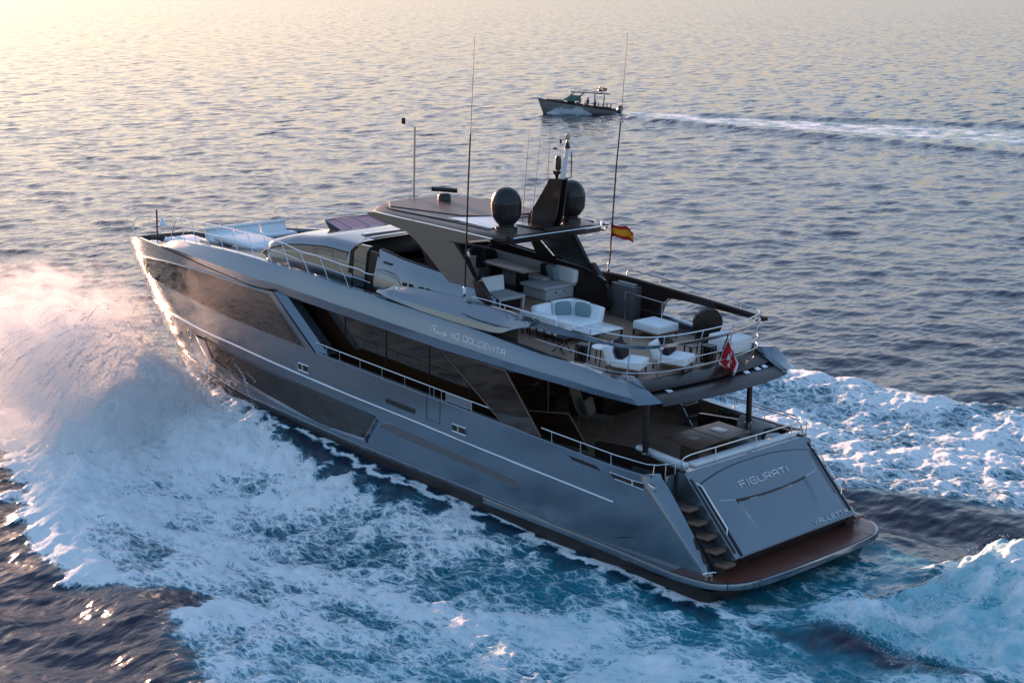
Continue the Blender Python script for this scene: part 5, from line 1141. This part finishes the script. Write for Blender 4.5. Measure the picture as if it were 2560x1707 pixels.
# ------------------------------------------------------------------ flags
def flag_mat(name, kind):
    m = bpy.data.materials.new(name); m.use_nodes = True; t_ = m.node_tree; b = t_.nodes['Principled BSDF']; b.inputs['Roughness'].default_value = .8
    uv = t_.nodes.new('ShaderNodeUVMap'); sp = t_.nodes.new('ShaderNodeSeparateXYZ'); t_.links.new(uv.outputs[0], sp.inputs[0])
    def mt(op, a, b_=None):
        n = t_.nodes.new('ShaderNodeMath'); n.operation = op
        for i, v in enumerate((a, b_)):
            if v is None: continue
            if isinstance(v, (int, float)): n.inputs[i].default_value = v
            else: t_.links.new(v, n.inputs[i])
        return n.outputs[0]
    u, v = sp.outputs[0], sp.outputs[1]
    mx = t_.nodes.new('ShaderNodeMix'); mx.data_type = 'RGBA'
    if kind == 'stripes':
        f = mt('LESS_THAN', mt('ABSOLUTE', mt('SUBTRACT', v, .5)), .25)
        mx.inputs[6].default_value = (.48, .01, .015, 1); mx.inputs[7].default_value = (.85, .36, .01, 1)
    else:
        au = mt('MULTIPLY', mt('ABSOLUTE', mt('SUBTRACT', u, .5)), 1.5); av = mt('ABSOLUTE', mt('SUBTRACT', v, .5))
        arm1 = mt('MULTIPLY', mt('LESS_THAN', av, mt('MULTIPLY', au, .45)), mt('LESS_THAN', au, .30)); arm2 = mt('MULTIPLY', mt('LESS_THAN', au, mt('MULTIPLY', av, .45)), mt('LESS_THAN', av, .30))
        border = mt('MAXIMUM', mt('GREATER_THAN', au, .64), mt('GREATER_THAN', av, .41))
        f = mt('MAXIMUM', border, mt('MAXIMUM', arm1, arm2))
        mx.inputs[6].default_value = (.50, .012, .025, 1); mx.inputs[7].default_value = (.75, .76, .80, 1)
    t_.links.new(f, mx.inputs[0]); t_.links.new(mx.outputs[2], b.inputs['Base Color'])
    b.inputs['Transmission Weight'].default_value = 0
    return m
def cloth(name, fn, mat, par, nu=24, nv=16):
    co_, fc, uvs = [], [], []
    for i in range(nu+1):
        for j in range(nv+1): co_.append(tuple(fn(i/nu, j/nv)))
    for i in range(nu):
        for j in range(nv): a = i*(nv+1)+j; fc.append((a, a+nv+1, a+nv+2, a+1))
    me = bpy.data.meshes.new(name); me.from_pydata(co_, [], fc); uvl = me.uv_layers.new(name='UVMap')
    for p in me.polygons:
        for li in p.loop_indices:
            k = me.loops[li].vertex_index; uvl.data[li].uv = ((k//(nv+1))/nu, (k % (nv+1))/nv)
    me.shade_smooth(); me.materials.append(mat); o = bpy.data.objects.new(name, me); COL.objects.link(o); o.parent = par; return o
t = thing('stern_ensign', 'red ensign with white border and cross drooping on the slanted stern flagstaff', 'flag', (4.36, -.62, 4.80), 0, None, False)
MB().tube([(.05, 0, -.08), (-.36, 0, .92)], .018, 8).build('flagstaff', dark_f, t)
cloth('flag_cloth', lambda u, v: (-.33+.30*(1-v)*.95*(1-.5*u)-.18*u+.05*math.sin(9*u+3*v), -.05*math.sin(11*u+2*v)*(.4+u)-.40*u*(1-.35*u), .85-.80*(1-v)*(1-.25*u)-.75*u**1.15-.02*math.sin(7*u)), flag_mat('ensign_cloth', 'ensign'), t)
t = thing('courtesy_flag', 'small red and yellow striped flag streaming from the starboard aerial', 'flag', (10.80, -3.27, 7.95), 0, None, False)
MB().tube([(0, 0, -.50), (0, .01, .06)], .012, 6).build('halyard', dark_f, t)
cloth('flag_cloth', lambda u, v: (-.72*u, -.30*u+.05*math.sin(8*u), -.42*(1-v)*(1-.15*u)-.22*u*u+.03*math.sin(9*u+2*v)), flag_mat('striped_cloth', 'stripes'), t)
letter_w = pbr('white_lettering', (.9, .9, .88), rough=.5)
# hull-side model lettering on the band
def bpt(X, t):
    zb, zt = BBOT(X), BTOP(X); h = zt-zb; yb = Bh(X, zb)-.10; yt = Bh(X, 5.5)-.25
    ts = [.335, .37, .54, .74, .955]; ys = [yb+.055, yb+.045, yb*.72+yt*.28+.048, yb*.42+yt*.58+.048, yt+.045]
    return (X, float(np.interp(t, ts, ys))+.006, zb+h*t)
H_ = lambda X: BTOP(X)-BBOT(X)
for tx_, x_ in (('110', 11.05), ('DOLCEVITA', 10.55)): write(tx_, lambda a, b: bpt(x_-a, .50+b/H_(x_-a)), .165, .15, .045, .014, 'side_lettering', yacht, letter_w)
script = [[(0, 0), (.05, .12), (.10, .2), (.03, .17), (.0, .12)], [(.07, .2), (.16, .22), (.2, .17), (.13, .11), (.08, .10), (.16, .05), (.24, .0)], [(.24, .0), (.28, .09), (.28, .02), (.33, .0)], [(.33, .0), (.35, .09), (.40, 0.0), (.46, .10)], [(.46, .10), (.50, .0), (.56, .09), (.50, .09), (.50, .02), (.56, .0), (.60, .08), (.60, .0), (.64, .02)]]
mb = MB()
for st in script: mb.tube([bpt(11.95-a*1.15, .50+b*.9/H_(11.5)) for a, b in [(x, y) for x, y, _ in catmull([(x, y, 0) for x, y in st], 3)]], .013, 5)
mb.build('script_lettering', letter_w, yacht)
# ------------------------------------------------------------------ the tender in the distance
SB = bpy.data.objects.new('motorboat', None); COL.objects.link(SB)
SB.location = (BOAT2[0], BOAT2[1], -0.22); SB.rotation_euler = (Matrix.Rotation(BOAT2_HEAD, 3, 'Z') @ Matrix.Rotation(math.radians(-4.3), 3, 'Y')).to_euler()
tag(SB, 'small open grey motorboat with a T-top roof and twin outboards, seen far behind the yacht', 'motorboat')
def L(x, y, z): return (x, y, z)
LB = 10.2
bh2 = lambda x, k: (1.45 if k > .5 else 1.25)*(1-max(0, (x-4.5)/(LB-4.3))**(2.0+1.2*k))
sh2 = lambda x: .78+.055*x+.004*x*x*.3
grey_h = pbr('boat_grey_gelcoat', (.25, .23, .22), rough=.35, coat=.2)
h_ = MB()
for s in S2:
    R = []
    for u in np.linspace(0, 1, 30):
        col = []
        for k, z in ((0, -.55), (.15, -.15), (.35, .1), (.7, .5), (1, 1.0)):
            x = u*(LB-.9+.9*k); zz = -.55+(sh2(x)+.55)*k; y = max(.0, bh2(min(x, LB*.995), k)*(0.15+.85*min(1, k*2.5))*(1 if u < 1 else 0))
            col.append((x, s*y, zz))
        R.append(col)
    h_.grid(R)
R = []
for u in np.linspace(0, 1, 20): x = u*(LB-.02); R.append([(x, bh2(x, 1)*.98, sh2(x)-.25*(x < 7.2)), (x, -bh2(x, 1)*.98, sh2(x)-.25*(x < 7.2))])
h_.grid(R)
h_.box((-.0, 0, .2), (.05, 2.6, 1.0)); h_.build('hull', grey_h, SB)
for s in S2: MB().tube([(x, s*(bh2(x, 1)+.02), sh2(x)-.06) for x in np.linspace(0, LB-.05, 24)], .07, 6).build('rubbing_strake', dark_f, SB)
MB().box((8.0, 0, sh2(8)+.05), (2.2, 1.6, .18), bev=.06).build('foredeck_pad', pbr('maroon_vinyl', (.10, .035, .03), rough=.6), SB)
MB().box((5.9, 0, 1.35), (1.0, 1.5, .75), bev=.12).build('console', gloss_brown, SB)
for s in S2:
    MB().prism([(7.0, s*.78, 1.42), (6.0, s*.80, 2.15), (4.9, s*.80, 2.10), (4.7, s*.80, 1.5)], (0, s*.02, 0)).build('windscreen', pbr('green_tinted_glass', (.10, .30, .24), rough=.05, alpha=.75), SB)
    for a, b in (((7.0, s*.82, 1.42), (5.4, s*.95, 2.62)), ((5.4, s*.85, 1.5), (4.3, s*.95, 2.60)), ((2.9, s*.9, 1.0), (2.9, s*.95, 2.55)), ((1.7, s*.9, .95), (1.7, s*.95, 2.5))):
        MB().tube([a, b], .045, 6).build('roof_strut', black, SB)
MB().prism([(7.0, .78, 1.42), (7.0, -.78, 1.42), (6.0, -.8, 2.15), (6.0, .8, 2.15)], (.02, 0, .02)).build('windscreen', MATS['green_tinted_glass'], SB)
MB().box((3.6, 0, 2.64), (5.2, 2.1, .10), rot=eul(0, 1.2, 0), bev=.04).build('roof', pbr('dark_green_roof', (.05, .075, .07), rough=.4), SB)
MB().tube(catmull([(5.0, .9, 2.7), (4.8, .9, 2.9), (2.8, .9, 2.88), (2.6, .9, 2.66)], 4), .03, 5).build('roof_rail', black, SB)
MB().tube([(2.2, 0, 2.6), (2.0, 0, 3.6)], .05, 6).build('mast', black, SB)
MB().lathe([(.28, 0), (.30, .1), (.25, .2), (0, .22)], (2.3, 0, 2.95), 14).build('radar_dome', black, SB)
MB().box((2.35, 0, 3.35), (.2, .2, .3), bev=.05).build('lamp', black, SB)
MB().tube(catmull([(.1, .9, .85), (.1, .9, 1.5), (.15, .8, 1.58), (1.6, .8, 1.60), (1.8, .9, 1.5), (1.9, .9, .9)], 3), .035, 6).build('stern_arch', chrome, SB)
MB().tube(catmull([(9.9, .1, 1.5), (9.5, .35, 1.75), (8.0, .9, 1.72), (7.0, 1.2, 1.55), (6.9, 1.2, 1.35)], 3), .025, 6).build('bow_rail', chrome, SB)
for s in S2:
    m = MB(); m.rings([[(x+.36*math.cos(a)*k, s*.48+.27*math.sin(a)*k, z) for a in np.linspace(0, 2*math.pi, 15)[:-1]] for x, z, k in ((-.35, .15, .5), (-.38, .35, .85), (-.42, .75, 1.0), (-.48, 1.1, .95), (-.55, 1.3, .6), (-.58, 1.36, .1))])
    m.build('outboard_motor', pbr('dark_engine_cowl', (.03, .035, .05), rough=.25, coat=.4) if 'dark_engine_cowl' not in MATS else MATS['dark_engine_cowl'], SB); w = SB.children[-1]
    MB().box((-.38, s*.48, -.15), (.22, .14, .8), bev=.04).build('motor_leg', black, w)
for x, y in ((4.0, .5), (4.0, -.5), (2.6, .6), (2.0, .6), (1.5, .6), (1.0, .6)):
    m = MB(); m.box((x, y, .95), (.5, .5, .2), bev=.06); m.box((x-.22, y, 1.25), (.14, .48, .55), bev=.06); m.build('boat_seat', dark_f, SB)
def person(label, lx, ly, lz, shirt, hair):
    """seated figure: one continuous skinned body, clothing and hair as children"""
    root = bpy.data.objects.new('person', None); COL.objects.link(root)
    root.matrix_world = SB.matrix_basis @ Matrix.Translation((lx, ly, lz)); tag(root, label, 'person')
    J = {'pel': (0, 0, 0, .15), 'wst': (0, 0, .22, .14), 'chs': (.02, 0, .42, .17), 'nck': (.03, 0, .56, .065), 'hd0': (.05, 0, .64, .09), 'hd1': (.05, 0, .74, .105), 'hd2': (.04, 0, .82, .07)}
    E_ = [('pel', 'wst'), ('wst', 'chs'), ('chs', 'nck'), ('nck', 'hd0'), ('hd0', 'hd1'), ('hd1', 'hd2')]
    for s, q_ in ((1, 'l'), (-1, 'r')):
        J.update({'sh'+q_: (.02, s*.20, .48, .07), 'el'+q_: (.12, s*.27, .24, .05), 'wr'+q_: (.36, s*.20, .26, .035), 'ha'+q_: (.45, s*.18, .28, .03), 'hp'+q_: (.05, s*.10, -.02, .10), 'kn'+q_: (.46, s*.14, .02, .07), 'an'+q_: (.50, s*.14, -.42, .045), 'to'+q_: (.66, s*.15, -.47, .04)})
        E_ += [('chs', 'sh'+q_), ('sh'+q_, 'el'+q_), ('el'+q_, 'wr'+q_), ('wr'+q_, 'ha'+q_), ('pel', 'hp'+q_), ('hp'+q_, 'kn'+q_), ('kn'+q_, 'an'+q_), ('an'+q_, 'to'+q_)]
    names = list(J); me = bpy.data.meshes.new('body'); me.from_pydata([J[n][:3] for n in names], [(names.index(a), names.index(b)) for a, b in E_], [])
    o = bpy.data.objects.new('body', me); COL.objects.link(o); o.parent = root
    sk = o.modifiers.new('skin', 'SKIN'); o.modifiers.new('sub', 'SUBSURF').levels = 1
    for i, n in enumerate(names): me.skin_vertices[0].data[i].radius = (J[n][3], J[n][3])
    me.skin_vertices[0].data[0].use_root = True
    me.materials.append(pbr('skin', (.35, .20, .14), rough=.6) if 'skin' not in MATS else MATS['skin'])
    MB().lathe([(.165, -.02), (.16, .12), (.165, .25), (.20, .42), (.19, .50), (.10, .56)], (.015, 0, .02), 14).build('shirt', shirt, root)
    MB().lathe([(.112, -.02), (.118, .05), (.10, .10), (.05, .14), (0, .145)], (.03, 0, .73), 12).build('hair', hair, root)
    return root
person('person in a pale grey shirt seated behind the motorboat windscreen', 4.75, .45, 1.28, pbr('grey_shirt', (.35, .35, .38), rough=.9), dark_f)
person('person in dark clothing seated second from the motorboat windscreen', 3.75, .5, 1.22, dark_f, black)
person('person in dark clothing seated low, third from the motorboat windscreen', 2.8, .6, 1.02, dark_f, taupe)
t = bpy.data.objects.new('orange_pennant', None); COL.objects.link(t); t.matrix_world = SB.matrix_basis @ Matrix.Translation((2.0, 0, 3.05)); tag(t, 'small faded orange pennant fluttering at the motorboat mast', 'flag')
cloth('flag_cloth', lambda u, v: (-.05-.55*u, .06*math.sin(7*u), .5*(v-.5)*(1-.4*u)+.15), pbr('orange_cloth', (.55, .20, .10), rough=.8), t, 8, 6)

# ------------------------------------------------------------------ spray: droplets and mist
mist_mats = {}
def droplets(name, pts, size, m):
    """many tiny four-faced drops in one mesh"""
    n = len(pts); rr = np.random.default_rng(3)
    T = np.array([(1, 1, 1), (1, -1, -1), (-1, 1, -1), (-1, -1, 1)], float)/1.732
    q_ = rr.normal(size=(n, 3, 3)); Q, _ = np.linalg.qr(q_)
    V = pts[:, None, :]+np.einsum('kj,nij->nki', T, Q)*size[:, None, None]
    F = np.array([(0, 1, 2), (0, 3, 1), (0, 2, 3), (1, 3, 2)]); faces = (np.arange(n)[:, None, None]*4+F[None]).reshape(-1, 3)
    o = np_mesh(name, V.reshape(-1, 3), faces, m); o['kind'] = 'stuff'; o.data.shade_smooth(); return o
drop_m = pbr('white_spray_drops', (.84, .86, .88), rough=.6)
rs = np.random.default_rng(11)
P = []; S_ = []
def arc(n, x0, y0, z0, vx, vy, vz, T, jit, sz):
    t = rs.uniform(0, 1, n)**.8*T
    base = np.stack([x0+rs.normal(0, 1, n)*jit*.5, np.full(n, y0)+rs.normal(0, 1, n)*jit*.25, np.full(n, z0)], -1)
    v = np.stack([vx+rs.normal(0, 1, n)*.35*abs(vy)*.6, vy*(1+rs.normal(0, .22, n)), vz*(1+rs.normal(0, .2, n))], -1)
    p = base+v*t[:, None]; p[:, 2] -= 4.9*t**2; p += rs.normal(0, jit*.12, (n, 3))*(.4+t[:, None])
    k = p[:, 2] > -.1
    P.append(p[k]); S_.append((sz*rs.lognormal(0, .5, n))[k])
for x in np.linspace(22.5, 31.0, 18):
    f = (x-22.5)/8.5; arc(2400, x, hullY(x)+.15, .55+.9*(1-f), -4.0, 6.0+3.0*f, 4.3+4.4*f, 1.25, .5, .0065)
for x in np.linspace(26, 31, 8): arc(1500, x, hullY(x)+.2, 1.2, -2.5, 4.0, 8.0, 1.5, .9, .006)
for x in np.linspace(24, 31, 8): arc(700, x, -hullY(x)-.2, .8, -4.0, -7.5, 5.0, 1.2, .7, .012)
# strands: runs of drops that left the hull together along one trajectory
ns, nd = 2700, 34
xs_ = rs.uniform(23.5, 31.2, ns); f_ = (xs_-23.5)/7.7; y0_ = hullYv(xs_)+.3; z0_ = .8+rs.uniform(0, 1.6, ns)*(1-.5*f_)
vx_ = -3.6+rs.normal(0, 1.0, ns); vy_ = 3.0+4.6*f_+rs.normal(0, 1.4, ns); vz_ = 4.2+4.0*f_*rs.uniform(.5, 1.15, ns)+rs.normal(0, .7, ns)
t0_ = rs.uniform(.05, 1.15, ns); tt_ = t0_[:, None]+np.linspace(0, 1, nd)[None]*rs.uniform(.05, .22, ns)[:, None]
st_ = np.stack([xs_[:, None]+vx_[:, None]*tt_, y0_[:, None]+vy_[:, None]*tt_, z0_[:, None]+vz_[:, None]*tt_-4.9*tt_**2], -1)+rs.normal(0, .022, (ns, nd, 3))
st_ = st_.reshape(-1, 3); sz_ = (.011*rs.lognormal(0, .45, (ns, 1))*np.linspace(.6, 1.25, nd)[None]).ravel(); kk_ = st_[:, 2] > .1; P.append(st_[kk_]); S_.append(sz_[kk_])
# ragged fringe thrown up along the crest of the curl
cv = np.stack([Xc, Yc, Zc], -1)[6:140, 25:95].reshape(-1, 3); pick = rs.integers(0, len(cv), 42000)
hgt = rs.exponential(.20, len(pick)); lump = .25+1.1*np.clip(sample(TBn, cv[pick, 0]*1.7, cv[pick, 1]*1.7, .2, (0,))[0]+.3, 0, 2)
fr_ = cv[pick]+np.stack([-.9*hgt*lump, .7*hgt*lump, hgt*lump*1.3+.02], -1)+rs.normal(0, .05, (len(pick), 3)); P.append(fr_); S_.append(.010*rs.lognormal(0, .6, len(pick)))
droplets('bow_spray', np.concatenate(P), np.concatenate(S_), drop_m)
P.clear(); S_.clear()
for yy in np.linspace(-4.5, 3.0, 12): arc(900, -3.0+.4*math.sin(yy*3), yy, .4, -3.0, .3*yy, 3.2, .9, .8, .010)
for k in range(10): arc(900, -6-.6*k, rs.uniform(-5, 3), 1.5, -2.0, rs.normal()*1.2, 2.6, .8, 1.2, .010)
droplets('stern_spray', np.concatenate(P), np.concatenate(S_), drop_m)
P.clear(); S_.clear()
R3 = np.array(SB.matrix_basis.to_3x3()); 
for k in range(8):
    n = 1500; x = rs.uniform(4.6, 9.0, n); out_ = .15+np.abs(rs.normal(0, .55, n)); z = .02+np.abs(rs.normal(0, .16, n))*(1.2+.9*np.sin(x*2.6)+.9*np.exp(-((x-6.8)/.6)**2))
    pl_ = np.stack([x-out_*.9, np.interp(x, [4, 6, 8, 9.6], [1.35, 1.15, .6, .1])+out_, z], -1); P.append(pl_ @ np.array(Matrix.Rotation(BOAT2_HEAD, 3, 'Z')).T+np.array((BOAT2[0], BOAT2[1], 0))); S_.append(.05*rs.lognormal(0, .4, n))
droplets('motorboat_spray', np.concatenate(P), np.concatenate(S_), drop_m)
# mist: a soft lumpy body of fine drops, thicker near the hull
def mist(name, centre, rad, dens, scale, seed, thr=.46, falloff=1.0):
    b = bmesh.new(); bmesh.ops.create_icosphere(b, subdivisions=3, radius=1.0)
    me = bpy.data.meshes.new(name); b.to_mesh(me); b.free(); o = bpy.data.objects.new(name, me); COL.objects.link(o)
    o.location = centre; o.scale = rad; o['kind'] = 'stuff'
    m = bpy.data.materials.new(name+'_air'); m.use_nodes = True; t_ = m.node_tree; t_.nodes.clear()
    ou = t_.nodes.new('ShaderNodeOutputMaterial'); pv = t_.nodes.new('ShaderNodeVolumePrincipled'); pv.inputs['Color'].default_value = (1, 1, 1, 1); pv.inputs['Anisotropy'].default_value = .05
    tcn = t_.nodes.new('ShaderNodeTexCoord'); ln = t_.nodes.new('ShaderNodeVectorMath'); ln.operation = 'LENGTH'; t_.links.new(tcn.outputs['Object'], ln.inputs[0])
    ge = t_.nodes.new('ShaderNodeNewGeometry') if False else None
    mpn = t_.nodes.new('ShaderNodeMapping'); mpn.inputs['Scale'].default_value = (rad[0]*scale*.55, rad[1]*scale*1.2, rad[2]*scale*1.25); mpn.inputs['Location'].default_value = (seed, seed*2, 0); mpn.inputs['Rotation'].default_value = (.5, -.5, .6); t_.links.new(tcn.outputs['Object'], mpn.inputs[0])
    nzn = t_.nodes.new('ShaderNodeTexNoise'); nzn.inputs['Scale'].default_value = 1.0; nzn.inputs['Detail'].default_value = 8; nzn.inputs['Roughness'].default_value = .68; nzn.inputs['Distortion'].default_value = .4; t_.links.new(mpn.outputs[0], nzn.inputs['Vector'])
    def mt(op, a, b_, cl=False):
        n = t_.nodes.new('ShaderNodeMath'); n.operation = op; n.use_clamp = cl
        for i, v in enumerate((a, b_)):
            if isinstance(v, (int, float)): n.inputs[i].default_value = v
            else: t_.links.new(v, n.inputs[i])
        return n.outputs[0]
    edge = mt('SUBTRACT', 1.0, ln.outputs['Value'], True)
    d = mt('SUBTRACT', mt('ADD', nzn.outputs[0], mt('MULTIPLY', edge, .55)), thr+.22, True)
    d = mt('MULTIPLY', mt('MULTIPLY', d, mt('MULTIPLY', edge, 3.0, True)), dens)
    t_.links.new(d, pv.inputs['Density']); t_.links.new(pv.outputs[0], ou.inputs['Volume']); me.materials.append(m)
    return o
mist('bow_mist', (29.2, 6.6, 2.7), (6.4, 6.0, 5.4), 4.2, .95, 1.3, .47)
mist('bow_mist', (25.2, 8.2, 1.6), (5.0, 4.6, 2.6), 1.3, 1.0, 4.1)
